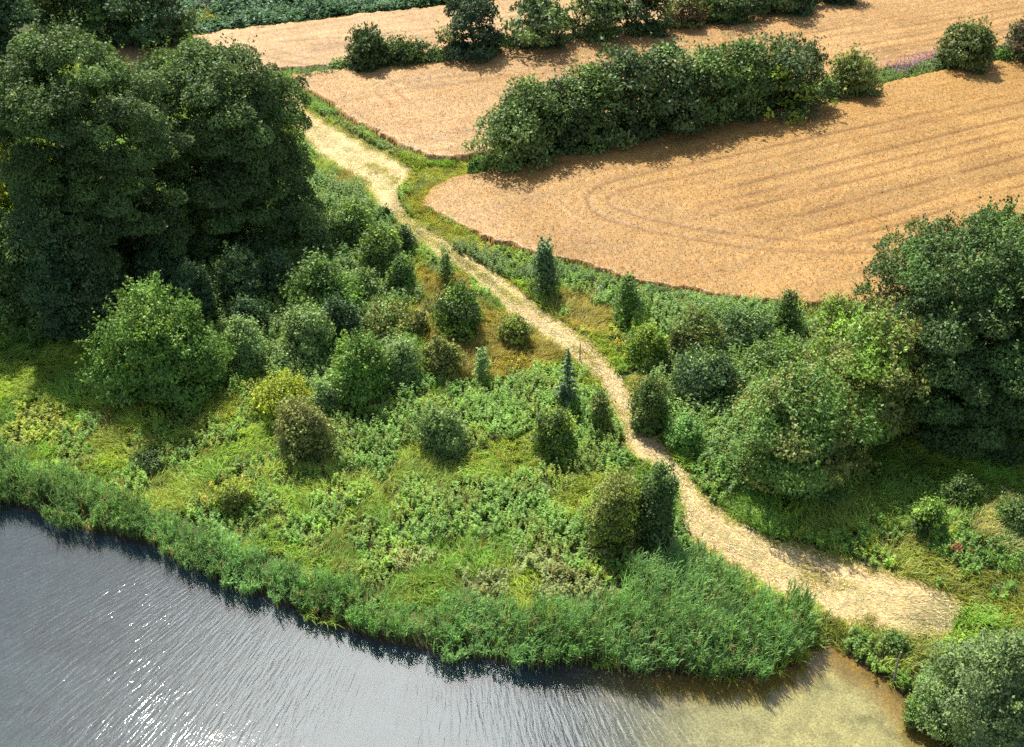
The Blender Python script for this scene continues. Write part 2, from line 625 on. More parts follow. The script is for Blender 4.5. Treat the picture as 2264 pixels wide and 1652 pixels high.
# ------------------------------------------------------------------ track of pale mown straw
PC = 18
k = np.linspace(0, 1, PC)
prng = np.random.default_rng(5)
pr = PR + (PR - PL) * ((fbm(PR[:, 0] * 1.0, PR[:, 1], 0.9, 11) - 0.5) * 0.30)[:, None]
pl = PL + (PL - PR) * ((fbm(PL[:, 0] * 1.0, PL[:, 1], 0.9, 15) - 0.5) * 0.30)[:, None]
PP = pl[:, None] * (1 - k)[None, :, None] + pr[:, None] * k[None, :, None]
pz = ground_z(PP[..., 0], PP[..., 1]) + 0.05 - 0.05 * np.exp(-((k - 0.25) / 0.08) ** 2) - 0.05 * np.exp(-((k - 0.75) / 0.08) ** 2) + 0.06 * (fbm(PP[..., 0], PP[..., 1], 0.6, 19) - .3)
pz[:, 0] -= 0.12
pz[:, -1] -= 0.12
pf = grid_faces(PN, PC)
pco = np.concatenate([PP, pz[..., None]], -1).reshape(-1, 3)
pcx, pcy = pco[pf].mean(1)[:, 0], pco[pf].mean(1)[:, 1]
kk = np.tile((np.arange(PC - 1) + .5) / (PC - 1), PN - 1)
ss = np.repeat(np.arange(PN - 1) / (PN - 1), PC - 1)
straw = np.array((0.56, 0.45, 0.235))
tan_ = np.array((0.42, 0.305, 0.155))
gr = np.array((0.20, 0.21, 0.07))
mixn = smooth(0.35, 0.7, fbm(pcx, pcy, 2.2, 41))[:, None] * 0.6
mixn = np.clip(mixn + smooth(0.5, 0.95, ss)[:, None] * 0.5, 0, 1)
ptn = straw * (1 - mixn) + tan_ * mixn
mid = (np.exp(-((kk - 0.5) / 0.13) ** 2) * smooth(0.35, 0.55, fbm(pcx, pcy, 3.0, 43)) * (0.55 + 0.45 * smooth(0.28, 0.38, ss) * smooth(0.62, 0.5, ss)))[:, None]
ptn = ptn * (1 - mid) + gr * mid
rut = (np.exp(-((kk - 0.27) / 0.07) ** 2) + np.exp(-((kk - 0.73) / 0.07) ** 2))[:, None] * smooth(.3, .6, fbm(pcx, pcy, 3.0, 47))[:, None]
ptn = ptn * (1 + .22 * rut) * (.82 + .36 * fbm(pcx, pcy, 1.3, 49))[:, None]
moss = smooth(.56, .74, fbm(pcx, pcy, 2.6, 53))[:, None] * .45
ptn = ptn * (1 - moss) + np.array((.33, .31, .12)) * moss
endf = smooth(.955, 1.0, ss + .05 * (fbm(pcx, pcy, 1.2, 59) - .5))[:, None]
ptn = ptn * (1 - endf) + np.array((.16, .15, .06)) * endf
edge = (smooth(0.44, 0.5, np.abs(kk - 0.5)) * 0.7)[:, None]
ptn = ptn * (1 - edge) + gr * edge
path = link("path", poly_mesh("path", pco, pf, M_PATH, ptn, True))
tag(path, "pale track of mown dry straw winding from the lake up to the wheat", "path", kind='structure')

# cut straw lying on the track
n = 42000
si, ki = prng.integers(0, PN - 1, n), prng.random(n) * 1.04 - 0.02
f = prng.random(n)[:, None]
c2 = (pl[si] * (1 - f) + pl[si + 1] * f) * (1 - ki)[:, None] + (pr[si] * (1 - f) + pr[si + 1] * f) * ki[:, None]
dirv = unit((pl + pr)[si + 1] - (pl + pr)[si])
ang = np.arctan2(dirv[:, 1], dirv[:, 0]) + prng.normal(0, 0.55, n)
c3 = np.concatenate([c2, (ground_z(c2[:, 0], c2[:, 1]) + 0.07 + prng.random(n) * 0.05)[:, None]], 1)
ax = np.stack([np.cos(ang), np.sin(ang), prng.normal(0.05, 0.18, n)], 1)
nr = np.stack([prng.normal(0, .4, n), prng.normal(0, .4, n), np.ones(n)], 1)
pt = vary(prng, (0.52, 0.42, 0.22), n, 0.34, 0.10)
dk = prng.random(n) < 0.17
pt[dk] = vary(prng, (0.20, 0.15, 0.08), dk.sum(), 0.3, 0.1)
q = Quads().add(leaf_quads(c3, ax, nr, prng.uniform(.12, .42, n), prng.uniform(.012, .034, n)), pt)
tag(link("cut_straw", q.mesh("cut_straw", M_STRAW)), "loose cut straw lying along the pale track", "straw", kind='stuff')

# ------------------------------------------------------------------ wheat
TRAMS = []


def tram(*uv, gap=1.9):
    """a pair of wheel tracks through the wheat, uv is the middle line"""
    p = resample(on_ground(uv, 0.6), 60)
    d = unit(np.gradient(p, axis=0))
    nn = np.stack([-d[:, 1], d[:, 0]], 1) * gap / 2
    TRAMS.append(p + nn)
    TRAMS.append(p - nn)


tram((2500, 152), (2264, 215), (1980, 278), (1720, 335), (1480, 387), (1330, 418), (1290, 438), (1300, 458), (1350, 480), (1430, 500), (1530, 520), (1640, 536), (1760, 548), (1880, 552), (1980, 545), (2110, 520), (2264, 480), (2500, 415))
tram((2500, 345), (2264, 395), (2100, 447), (1980, 485), (1890, 508), (1800, 527))
tram((2500, 245), (2264, 296), (2050, 350), (1850, 398), (1680, 440), (1560, 470))
tram((1080, 172), (980, 180), (880, 190), (850, 200), (870, 215), (890, 232))
tram((2500, -10), (2264, 38), (1900, 112), (1600, 122), (1300, 145), (1130, 162), (1000, 178))
tram((880, 300), (950, 318), (1030, 325), (1110, 322))
tram((960, 262), (1040, 280), (1100, 286))
tram((620, 100), (760, 90), (940, 72), (1180, 38))
tram((580, 110), (640, 130), (700, 140))
tram((700, 120), (760, 108), (990, 85))

tram((2500, 200), (2264, 258), (2000, 322), (1760, 380), (1600, 420), gap=.05)
tram((2500, 295), (2264, 345), (2080, 395), (1900, 445), (1760, 480), gap=.05)
tram((2400, 0), (2264, 70), (2050, 110), (1850, 140))
tram((2264, 10), (1950, 60), (1700, 92), (1450, 118), (1250, 140))

DRILL = unit(np.diff(on_ground([(1480, 387), (2264, 215)], .6), axis=0))[0]


def wheat_field(poly, step, tint_, label, ears, seed, fade=False):
    x0, y0 = poly.min(0)
    x1, y1 = poly.max(0)
    x0, x1 = max(x0, -85), min(x1, 88)
    y1 = min(y1, 185)
    xs, ys = np.arange(x0 - step, x1 + step * 2, step), np.arange(y0 - step, y1 + step * 2, step)
    GX, GY = np.meshgrid(xs, ys)
    rng = np.random.default_rng(seed)
    wob = 1.1
    JX = GX + wob * (fbm(GX, GY, 1.1, seed) - .5)
    JY = GY + wob * (fbm(GX, GY, 1.1, seed + 7) - .5)
    ins = in_poly(JX, JY, poly)
    dil = ins.copy()
    dil[1:] |= ins[:-1]
    dil[:-1] |= ins[1:]
    dil[:, 1:] |= ins[:, :-1]
    dil[:, :-1] |= ins[:, 1:]
    gz = ground_z(GX, GY, np.full(GX.shape, 30.0))
    h = 0.68 + 0.10 * (fbm(GX, GY, 5, seed + 3) - .5) + rng.normal(0, 0.02, GX.shape)
    trk = np.zeros(GX.shape)
    for t_ in TRAMS:
        trk = np.maximum(trk, smooth(0.30, 0.05, dist_line(GX, GY, t_)) * smooth(.1, .55, fbm(GX, GY, 3.5, seed + 5)))
    h = h * (1 - 0.06 * trk)
    if fade:
        h = h * (0.3 + 0.7 * smooth(-10, 1, GX))
    zz = gz + np.where(ins, h, -0.05)
    fcs = grid_faces(*GX.shape)
    ok = dil.ravel()[fcs].all(1)
    fcs = fcs[ok]
    co = np.stack([GX + rng.normal(0, step * .15, GX.shape), GY + rng.normal(0, step * .15, GX.shape), zz], -1).reshape(-1, 3)
    used, inv = np.unique(fcs, return_inverse=True)
    co, fcs = co[used], inv.reshape(-1, 4)
    m = len(fcs)
    fx, fy = co[fcs].mean(1)[:, 0], co[fcs].mean(1)[:, 1]
    tt = vary(rng, tint_, m, 0.10, 0.05)
    # ripeness changes in broad drill-wise streaks
    d = DRILL
    along, across = fx * d[0] + fy * d[1], -fx * d[1] + fy * d[0]
    st = (.6 * fbm(along * 0.05, across * 1.1, 1.0, seed + 9) + .4 * vnoise(along * .03, across * 2.6, 1.0, seed + 17) - .5)[:, None]
    pa = (fbm(fx, fy, 9, seed + 13) - .5)[:, None]
    tt = tt * (1 + 0.55 * st + 0.35 * pa) * np.hstack([1 + 0 * pa, 1 + 0.10 * pa, 1 + 0.30 * pa])
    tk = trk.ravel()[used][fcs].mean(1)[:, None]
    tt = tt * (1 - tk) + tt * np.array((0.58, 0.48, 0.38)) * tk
    # ears
    area_n = int(ears)
    ex, ey = rng.uniform(x0, x1, area_n * 3), rng.uniform(y0, y1, area_n * 3)
    keep = in_poly(ex, ey, poly)
    ex, ey = ex[keep][:area_n], ey[keep][:area_n]
    tr_e = np.zeros(len(ex))
    for t_ in TRAMS:
        tr_e = np.maximum(tr_e, smooth(0.26, 0.10, dist_line(ex, ey, t_)))
    kp = rng.random(len(ex)) > tr_e * 0.6
    ex, ey = ex[kp], ey[kp]
    ne = len(ex)
    ez = ground_z(ex, ey, np.full(ne, 30.0)) + (0.70 + 0.10 * (fbm(ex, ey, 5, seed + 3) - .5)) * ((0.3 + 0.7 * smooth(-10, 1, ex)) if fade else 1.0) + rng.normal(0, .04, ne)
    axe = np.stack([rng.normal(0.25, .5, ne), rng.normal(-0.1, .5, ne), rng.uniform(.1, .9, ne)], 1)
    nre = np.stack([rng.normal(0, .7, ne), rng.normal(0, .7, ne), rng.normal(1.0, .4, ne)], 1)
    eq = leaf_quads(np.stack([ex, ey, ez], 1), axe, nre, rng.uniform(.10, .24, ne), rng.uniform(.03, .07, ne))
    te = vary(rng, np.array(tint_) * 1.1, ne, 0.16, 0.05)
    base = len(co)
    co2 = np.concatenate([co, eq.reshape(-1, 3)])
    f2 = np.concatenate([fcs, base + np.arange(ne * 4).reshape(-1, 4)])
    me = poly_mesh("wheat", co2, f2, M_WHEAT, np.concatenate([np.clip(tt, 0.02, .9), te]))
    return tag(link("wheat", me), label, "wheat field", kind='stuff')


wheat_field(FIELD_A, 0.20, (0.285, 0.166, 0.050), "golden orange ripe wheat between the track and the long front hedgerow, with curving wheel tracks", 150000, 61, True)
wheat_field(FIELD_B, 0.26, (0.318, 0.197, 0.077), "tan ripe wheat lying between the two hedgerows", 140000, 62)
wheat_field(FIELD_C, 0.30, (0.325, 0.206, 0.090), "pinkish tan wheat beyond the back hedgerow, below the dark green crop", 36000, 63)

# ------------------------------------------------------------------ ground cover
rng = np.random.default_rng(77)


def candidates(per_m2, xr=(-62, 66), yr=(30, 150), margin=180, sd_min=0.05):
    n_ = int(per_m2 * (xr[1] - xr[0]) * (yr[1] - yr[0]))
    x, y = rng.uniform(*xr, n_), rng.uniform(*yr, n_)
    u, v = project(x, y, 0.03 * np.maximum(0, y - 48) + 0.5)
    k_ = (u > -margin) & (u < 2264 + margin) & (v > -60) & (v < 1652 + margin)
    x, y = x[k_], y[k_]
    sd = shore_sd(x, y)
    k_ = sd > sd_min
    return x[k_], y[k_], sd[k_]


def clear_of_fields(x, y, pad_path=0.0):
    bad = in_poly(x, y, PATH_POLY)
    if pad_path:
        bad |= dist_line(x, y, PR) < pad_path
        bad |= dist_line(x, y, PL) < pad_path
    for p in (FIELD_A, FIELD_B, FIELD_C):
        bad |= in_poly(x, y, p)
    return ~bad


Z_REED = np.vstack([G((-500, 880), (-150, 985), (0, 1020), (120, 1045), (230, 1095), (330, 1140), (450, 1195), (560, 1240), (700, 1285), (850, 1345), (1000, 1375), (1150, 1385), (1300, 1370), (1380, 1320), (1420, 1265),
                      (1490, 1235), (1540, 1250), (1640, 1315), (1740, 1365), (1790, 1420)), SHORE[24:1:-1]])
Z_NETTLE = [G((1060, 890), (1210, 825), (1285, 840), (1340, 910), (1368, 1000), (1370, 1060), (1300, 1030), (1180, 985), (1060, 975)),
            G((1470, 945), (1560, 920), (1600, 1080), (1540, 1070)), G((1180, 820), (1290, 820), (1330, 900), (1290, 1010), (1200, 990))]
Z_HERB = [G((860, 1090), (1050, 1050), (1240, 1080), (1300, 1170), (1200, 1220), (950, 1215)),
          G((1590, 720), (1720, 700), (1800, 760), (1830, 850), (1690, 880), (1570, 800)), G((740, 870), (900, 850), (960, 950), (800, 1060), (690, 1030)),
          G((1100, 1140), (1320, 1160), (1420, 1260), (1200, 1240)), G((1230, 600), (1330, 620), (1420, 660), (1560, 690), (1700, 700), (1600, 740), (1420, 720), (1260, 650))]
Z_DRY = [G((905, 600), (1000, 600), (1100, 700), (1235, 775), (1210, 825), (1130, 850), (1000, 850), (920, 740)),
         G((1230, 660), (1340, 665), (1365, 750), (1300, 745), (1235, 715)), G((725, 385), (800, 400), (810, 430), (720, 430)),
         G((1380, 790), (1440, 880), (1420, 900), (1375, 820))]
Z_MARSH = [G((880, 1250), (1100, 1220), (1330, 1260), (1400, 1320), (1200, 1375), (1000, 1370), (880, 1330))]
Z_VERGE = [G((880, 415), (905, 385), (1000, 365), (1090, 360), (1090, 395), (1000, 415), (965, 450), (1000, 500), (1120, 580), (1100, 600), (960, 520), (895, 470)),
           G((690, 230), (800, 285), (900, 345), (910, 370), (850, 340), (760, 290), (680, 250))]
Z_YEL = [G((-60, 880), (90, 890), (180, 925), (210, 970), (60, 1000), (-60, 990)), G((430, 1060), (560, 1060), (570, 1110), (450, 1120)), G((700, 560), (720, 560), (720, 570), (700, 575))]
Z_SHADE = [G((-200, 740), (420, 760), (440, 870), (300, 915), (100, 890), (-200, 860)), G((1930, 990), (2300, 960), (2300, 1130), (2060, 1130), (1950, 1200), (1780, 1200), (1620, 1140), (1640, 1090), (1900, 1090))]
Z_PALE = [G((2110, 1150), (2200, 1110), (2300, 1130), (2300, 1260), (2150, 1215))]
Z_RVERGE = [G((1900, 1210), (1960, 1190), (2120, 1220), (2300, 1260), (2300, 1390), (2130, 1340), (2060, 1300)), G((1780, 1345), (1850, 1372), (1950, 1398), (2060, 1420), (2060, 1500), (1960, 1500), (1900, 1470), (1850, 1420))]


def in_any(x, y, polys):
    r = np.zeros(len(x), bool)
    for p in polys:
        r |= in_poly(x, y, p)
    return r


def jitter(x, y, amp=2.1, sc=2.2):
    return x + amp * (fbm(x, y, sc, 51) - .5) * 2, y + amp * (fbm(x, y, sc, 57) - .5) * 2


def grass_mass(name, label, x, y, blades, hgt, width, tint_, lean=0.5, dv=0.22, dh=0.10, swirl=True, spread=0.16, seed=1):
    r = np.random.default_rng(seed)
    n_ = len(x)
    z = ground_z(x, y)
    tb = np.asarray(tint_)
    if tb.ndim == 1:
        tb = np.broadcast_to(tb, (n_, 3))
    tuft = np.exp(r.normal(0, 0.16, n_))
    if swirl:
        wa = 6.283 * fbm(x, y, 6.5, 71) * 2
    else:
        wa = r.uniform(0, 6.283, n_)
    i = np.repeat(np.arange(n_), blades)
    m = len(i)
    b = np.stack([x[i] + r.normal(0, spread, m), y[i] + r.normal(0, spread, m), z[i] - 0.03], 1)
    hh_ = (np.asarray(hgt) * np.ones(n_))[i] * r.uniform(.6, 1.15, m) * tuft[i]
    la = wa[i] + r.normal(0, 0.9, m)
    lm = hh_ * lean * r.uniform(.3, 1.6, m)
    ln = np.stack([np.cos(la) * lm, np.sin(la) * lm], 1)
    q_ = blade_quads(b, hh_ * np.clip(1.1 - 0.5 * lean, .3, 1), ln, width * r.uniform(.6, 1.4, m), r.uniform(0, 3.14, m))
    tt = vary(r, (1, 1, 1), m, dv, dh) * tb[i]
    o = link(name, Quads().add(q_, np.concatenate([tt, tt])).mesh(name, M_GRASS))
    return tag(o, label, "grass", kind='stuff')


def herb_mass(name, label, x, y, whorls, leaves, hgt, leaf, tint_, dv=0.22, dh=0.08, seed=1, cat="nettles"):
    """upright leafy stems: whorls of broad leaves up each stem"""
    r = np.random.default_rng(seed)
    n_ = len(x)
    z = ground_z(x, y)
    tb = np.asarray(tint_)
    if tb.ndim == 1:
        tb = np.broadcast_to(tb, (n_, 3))
    hh_ = np.asarray(hgt) * np.ones(n_) * r.uniform(.7, 1.2, n_)
    lean_ = r.normal(0, .18, (n_, 2))
    st_t = np.exp(r.normal(0, .15, n_))
    i = np.repeat(np.arange(n_), whorls * leaves)
    m = len(i)
    wk = np.tile(np.repeat(np.linspace(.35, 1.0, whorls), leaves), n_)
    a_ = r.uniform(0, 6.283, m)
    ll = leaf * (1.25 - .65 * wk) * r.uniform(.7, 1.3, m)
    dirs = np.stack([np.cos(a_), np.sin(a_), r.normal(.0, .3, m) - 0.15 + 0.35 * (wk > .95)], 1)
    c = np.stack([x[i] + lean_[i, 0] * wk * hh_[i], y[i] + lean_[i, 1] * wk * hh_[i], z[i] + hh_[i] * wk], 1) + dirs * (ll * .5)[:, None]
    nr_ = np.stack([r.normal(0, .35, m), r.normal(0, .35, m), np.ones(m)], 1)
    q_ = leaf_quads(c, dirs, nr_, ll, ll * r.uniform(.42, .6, m))
    tt = vary(r, (1, 1, 1), m, dv, dh) * tb[i] * st_t[i][:, None]
    o = link(name, Quads().add(q_, tt).mesh(name, M_HERB))
    return tag(o, label, cat, kind='stuff')


# --- reeds along the shore
x, y, sd = candidates(36, (-50, 22), (34, 66), sd_min=-0.8)
jx, jy = jitter(x, y, 1.7, 1.9)
inr = (in_poly(jx, jy, Z_REED) | ((sd < .1) & (x < 15.5))) & (sd > 0.2 - .75 * smooth(.35, .75, fbm(x, y, 2.0, 97))) & (rng.random(len(x)) < np.clip(1.15 - 0.05 * sd, .5, 1) * (0.35 + 0.9 * fbm(x, y, 1.3, 91)))
x, y, sd = x[inr], y[inr], sd[inr]
n = len(x)
r = np.random.default_rng(3)
hgt = (1.5 + 0.6 * fbm(x, y, 2.6, 93)) * r.uniform(.72, 1.12, n) * (0.72 + 0.28 * smooth(-2, 3, x)) * np.clip(0.72 + 0.28 * smooth(0, 2, sd), .7, 1)
z = ground_z(x, y)
fr1 = smooth(0.35, 0.65, fbm(x, y, 5, 95))[:, None]
tb = np.array((0.108, 0.205, 0.060)) * (1 - fr1) + np.array((0.145, 0.255, 0.095)) * fr1
lw = smooth(-14, -24, x)[:, None]
tb = tb * (1 - lw * .5) + np.array((0.095, 0.160, 0.040)) * lw * .5
dead = (r.random(n) < .025)[:, None]
tb = np.where(dead, np.array((.24, .19, .09)), tb * (0.8 + .45 * fbm(x, y, 1.6, 99))[:, None])
wind = np.array([0.35, -0.15])
q = Quads()
ln = r.normal(0, .16, (n, 2)) + wind * 0.25
q.add(blade_quads(np.stack([x, y, z - .05], 1), hgt, ln, np.full(n, .03), r.uniform(0, 3.14, n)), (0.16, 0.16, 0.07))
NL = 10
i = np.repeat(np.arange(n), NL)
m = len(i)
wk = np.tile(np.linspace(.35, .98, NL), n) + r.normal(0, .04, m)
a_ = r.uniform(0, 6.283, m)
ll = r.uniform(.36, .7, m)
base = np.stack([x[i] + ln[i, 0] * wk ** 2, y[i] + ln[i, 1] * wk ** 2, z[i] + hgt[i] * wk], 1)
lnl = np.stack([np.cos(a_), np.sin(a_)], 1) * (ll * .8)[:, None] + wind * .25
tt = vary(r, (1, 1, 1), m, .25, .08) * tb[i] * np.exp(r.normal(0, .14, n))[i][:, None]
bq = blade_quads(base, ll * r.uniform(.5, 1.1, m), lnl * .62, r.uniform(.032, .056, m), a_ + 1.57)
q.add(bq, np.concatenate([tt, tt]))
tag(link("reeds", q.mesh("reeds", M_GRASS)), "dense bed of tall blue green reeds along the lake edge", "reeds", kind='stuff')

# --- meadow
x, y, sd = candidates(15, (-60, 60), (33, 122))
ok = clear_of_fields(x, y, 0.12)
x, y, sd = x[ok], y[ok], sd[ok]
jx, jy = jitter(x, y)
reed = in_poly(jx, jy, Z_REED)
dryz, net, herb, marsh = in_any(jx, jy, Z_DRY), in_any(jx, jy, Z_NETTLE), in_any(jx, jy, Z_HERB), in_any(jx, jy, Z_MARSH)
verge, yel, shade, pale, rverge = in_any(jx, jy, Z_VERGE), in_any(jx, jy, Z_YEL), in_any(jx, jy, Z_SHADE), in_any(jx, jy, Z_PALE), in_any(jx, jy, Z_RVERGE)
plain = ~(reed | dryz | net | herb | marsh | verge | yel | shade | pale | rverge)
patch = fbm(x, y, 5, 101)
patch2 = fbm(x, y, 2.2, 105)
isherb = (plain & (patch2 > 0.52)) | net | herb | (marsh & (patch2 > .5)) | (yel & (patch2 > .5)) | (rverge & (patch2 > .6)) | (shade & (patch2 > .66))
isherb &= ~reed
isdry = dryz & (rng.random(len(x)) < .5) & (patch2 < .64)
isgrass = ~(isherb | reed | isdry | pale)

w1 = smooth(.35, .65, patch)[:, None]
tg_ = np.array((0.165, 0.275, 0.048)) * (1 - w1) + np.array((0.260, 0.325, 0.062)) * w1
tg_ = np.where(verge[:, None], np.array((0.27, 0.29, 0.06)), tg_)
tg_ = np.where(rverge[:, None], np.array((0.20, 0.23, 0.045)), tg_)
tg_ = np.where(dryz[:, None], np.array((0.26, 0.23, 0.055)), tg_)
hg = np.where(verge, .30, np.where(shade, .7, np.where(rverge, .55, .72)))
s = isgrass
grass_mass("meadow_grass", "long tangled green grass of the lakeside meadow", x[s], y[s], 12, hg[s], 0.050, tg_[s], lean=.75, dv=.3, seed=11)
s = isdry
grass_mass("dry_grass", "dry orange brown seeding grass on the slope beside the track", x[s], y[s], 12, .72, 0.034, (0.30, 0.265, 0.085), lean=.55, dh=.14, seed=12)
s = pale
grass_mass("pale_grass", "tall pale feathery grass beside the bramble clumps", x[s], y[s], 16, 1.05, 0.032, (0.33, 0.33, 0.15), lean=.55, seed=13)
w2 = smooth(.4, .6, fbm(x, y, 3.4, 107))[:, None]
th_ = np.array((0.120, 0.230, 0.038)) * (1 - w2) + np.array((0.180, 0.290, 0.044)) * w2
th_ = np.where(net[:, None], np.array((0.155, 0.265, 0.046)), th_)
th_ = np.where(herb[:, None], np.array((0.145, 0.255, 0.046)), th_)
th_ = np.where(marsh[:, None], np.array((0.185, 0.225, 0.070)), th_)
th_ = np.where(yel[:, None], np.array((0.26, 0.31, 0.04)), th_)
s = isherb & (rng.random(len(x)) < .85)
hh2 = np.where(net | herb, 1.0, .8) * (0.65 + 0.7 * fbm(x, y, 2.4, 109))
sp_ = fbm(x, y, 1.7, 141) + rng.normal(0, .10, len(x))
s1, s2, s3 = s & (sp_ < .46), s & (sp_ >= .46) & (sp_ < .60), s & (sp_ >= .60)
herb_mass("nettles", "mass of leafy green nettles between reeds and track", x[s1], y[s1], 6, 4, hh2[s1], 0.21, th_[s1], seed=14)
herb_mass("broad_leaf_herbs", "patches of broad leaved pale green herbs among the meadow nettles", x[s2], y[s2], 4, 4, hh2[s2] * .8, 0.33, th_[s2] * np.array((.9, .9, .85)), seed=18, cat="herbs")
herb_mass("meadow_weeds", "patches of fine leaved yellowish weeds among the meadow nettles", x[s3], y[s3], 7, 4, hh2[s3] * 1.05, 0.15, th_[s3] * np.array((1.2, .95, .85)), seed=19, cat="weeds")
s = (plain | marsh | herb | rverge | dryz) & (rng.random(len(x)) < .05 + .18 * smooth(.55, .75, fbm(x, y, 2.4, 145)))
grass_mass("seed_heads", "scattered pale and brown dead stems and seed heads through the meadow", x[s], y[s], 7, 1.05, .024, np.where((rng.random(s.sum()) < .5)[:, None], np.array((.30, .25, .12)), np.array((.17, .11, .055))), lean=.35, spread=.22, seed=20)

pi_ = rng.integers(0, PN - 1, 14000)
kq = np.where(rng.random(14000) < .62, np.where(rng.random(14000) < .5, np.abs(rng.normal(0, .05, 14000)), 1 - np.abs(rng.normal(0, .05, 14000))), rng.normal(.5, .09, 14000))
gp_ = pl[pi_] * (1 - kq)[:, None] + pr[pi_] * kq[:, None] + rng.normal(0, .12, (14000, 2))
sfr = pi_ / PN
cov = fbm(gp_[:, 0], gp_[:, 1], 2.5, 131)
kp = np.where(np.abs(kq - .5) > .3, cov > .30, (cov > .62 - .36 * np.exp(-((sfr - .40) / .13) ** 2)))
gp_ = gp_[kp]
grass_mass("track_grass", "short yellow green grass fringing the straw track and growing along its middle", gp_[:, 0], gp_[:, 1], 9, .22, .035, (0.26, 0.26, 0.06), lean=.7, spread=.13, seed=17)

# --- tall undergrowth between the bushes
x, y, sd = candidates(9, (-60, 40), (50, 105))
Z_UND = [G((-200, 560), (300, 560), (420, 520), (620, 470), (700, 400), (790, 415), (860, 500), (900, 620), (880, 760), (960, 850), (820, 900), (560, 830), (470, 870), (420, 760), (-200, 760)),
         G((1440, 690), (1720, 700), (1830, 760), (1950, 900), (1650, 1120), (1560, 1080), (1480, 960), (1400, 800))]
jx, jy = jitter(x, y)
s = in_any(jx, jy, Z_UND) & clear_of_fields(x, y, .4)
x, y = x[s], y[s]
wu = smooth(.35, .65, fbm(x, y, 3.0, 151))[:, None]
herb_mass("undergrowth", "tall tangled undergrowth filling the ground between the bushes", x, y, 6, 4, .75 + 1.1 * fbm(x, y, 2.2, 153), .27,
          np.array((0.090, 0.165, 0.036)) * (1 - wu) + np.array((0.145, 0.225, 0.054)) * wu, seed=21, cat="undergrowth")

# --- far leafy crop
xx = rng.uniform(-75, 40, 42000)
yy = rng.uniform(128, 200, 42000)
s = in_poly(xx, yy, CROP)
xx, yy = xx[s], yy[s]
herb_mass("leafy_crop", "dark blue green leafy crop filling the field beyond the furthest wheat", xx, yy, 3, 4, .75 + 1.5 * smooth(.35, .75, fbm(xx, yy, 3.2, 121)) * 1.2, 0.62,
          np.array((0.060, 0.130, 0.055)) * (0.75 + .5 * fbm(xx, yy, 2.0, 123))[:, None], seed=15, cat="crop")

# ------------------------------------------------------------------ trees and shrubs
T = {
    'dark': (0.061, 0.101, 0.030), 'blue': (0.062, 0.116, 0.040), 'mid': (0.101, 0.167, 0.038), 'green': (0.122, 0.223, 0.038), 'bright': (0.168, 0.276, 0.036),
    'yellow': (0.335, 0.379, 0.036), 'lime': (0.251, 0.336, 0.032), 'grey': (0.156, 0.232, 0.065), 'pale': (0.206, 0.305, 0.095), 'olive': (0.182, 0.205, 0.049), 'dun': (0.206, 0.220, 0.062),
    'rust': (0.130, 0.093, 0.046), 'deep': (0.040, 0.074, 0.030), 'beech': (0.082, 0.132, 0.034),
}


def profile(z01, kind):
    z01 = np.clip(z01, 0, 1)
    if kind == 'dome':
        return np.where(z01 < .38, .86 + .14 * np.sin(z01 / .38 * 1.5708), np.sqrt(np.clip(1 - ((z01 - .38) / .62) ** 2, 0, 1)))
    if kind == 'cone':
        return np.where(z01 < .22, .75 + .25 * z01 / .22, np.clip(1 - (z01 - .22) / .78, 0, 1) ** .75)
    if kind == 'spire':
        return np.clip(1 - z01, 0.04, 1) ** .9
    if kind == 'egg':
        return np.where(z01 < .45, .62 + .38 * np.sin(z01 / .45 * 1.5708), np.sqrt(np.clip(1 - ((z01 - .45) / .55) ** 2, 0, 1)) ** .85)
    if kind == 'tall':
        return np.where(z01 < .6, .88 + .12 * np.sin(z01 / .6 * 3.0), np.clip(1 - ((z01 - .6) / .4) ** 2.3, 0, 1) ** .55)
    return np.sqrt(np.clip(1 - (2 * z01 - 1) ** 2, 0, 1))


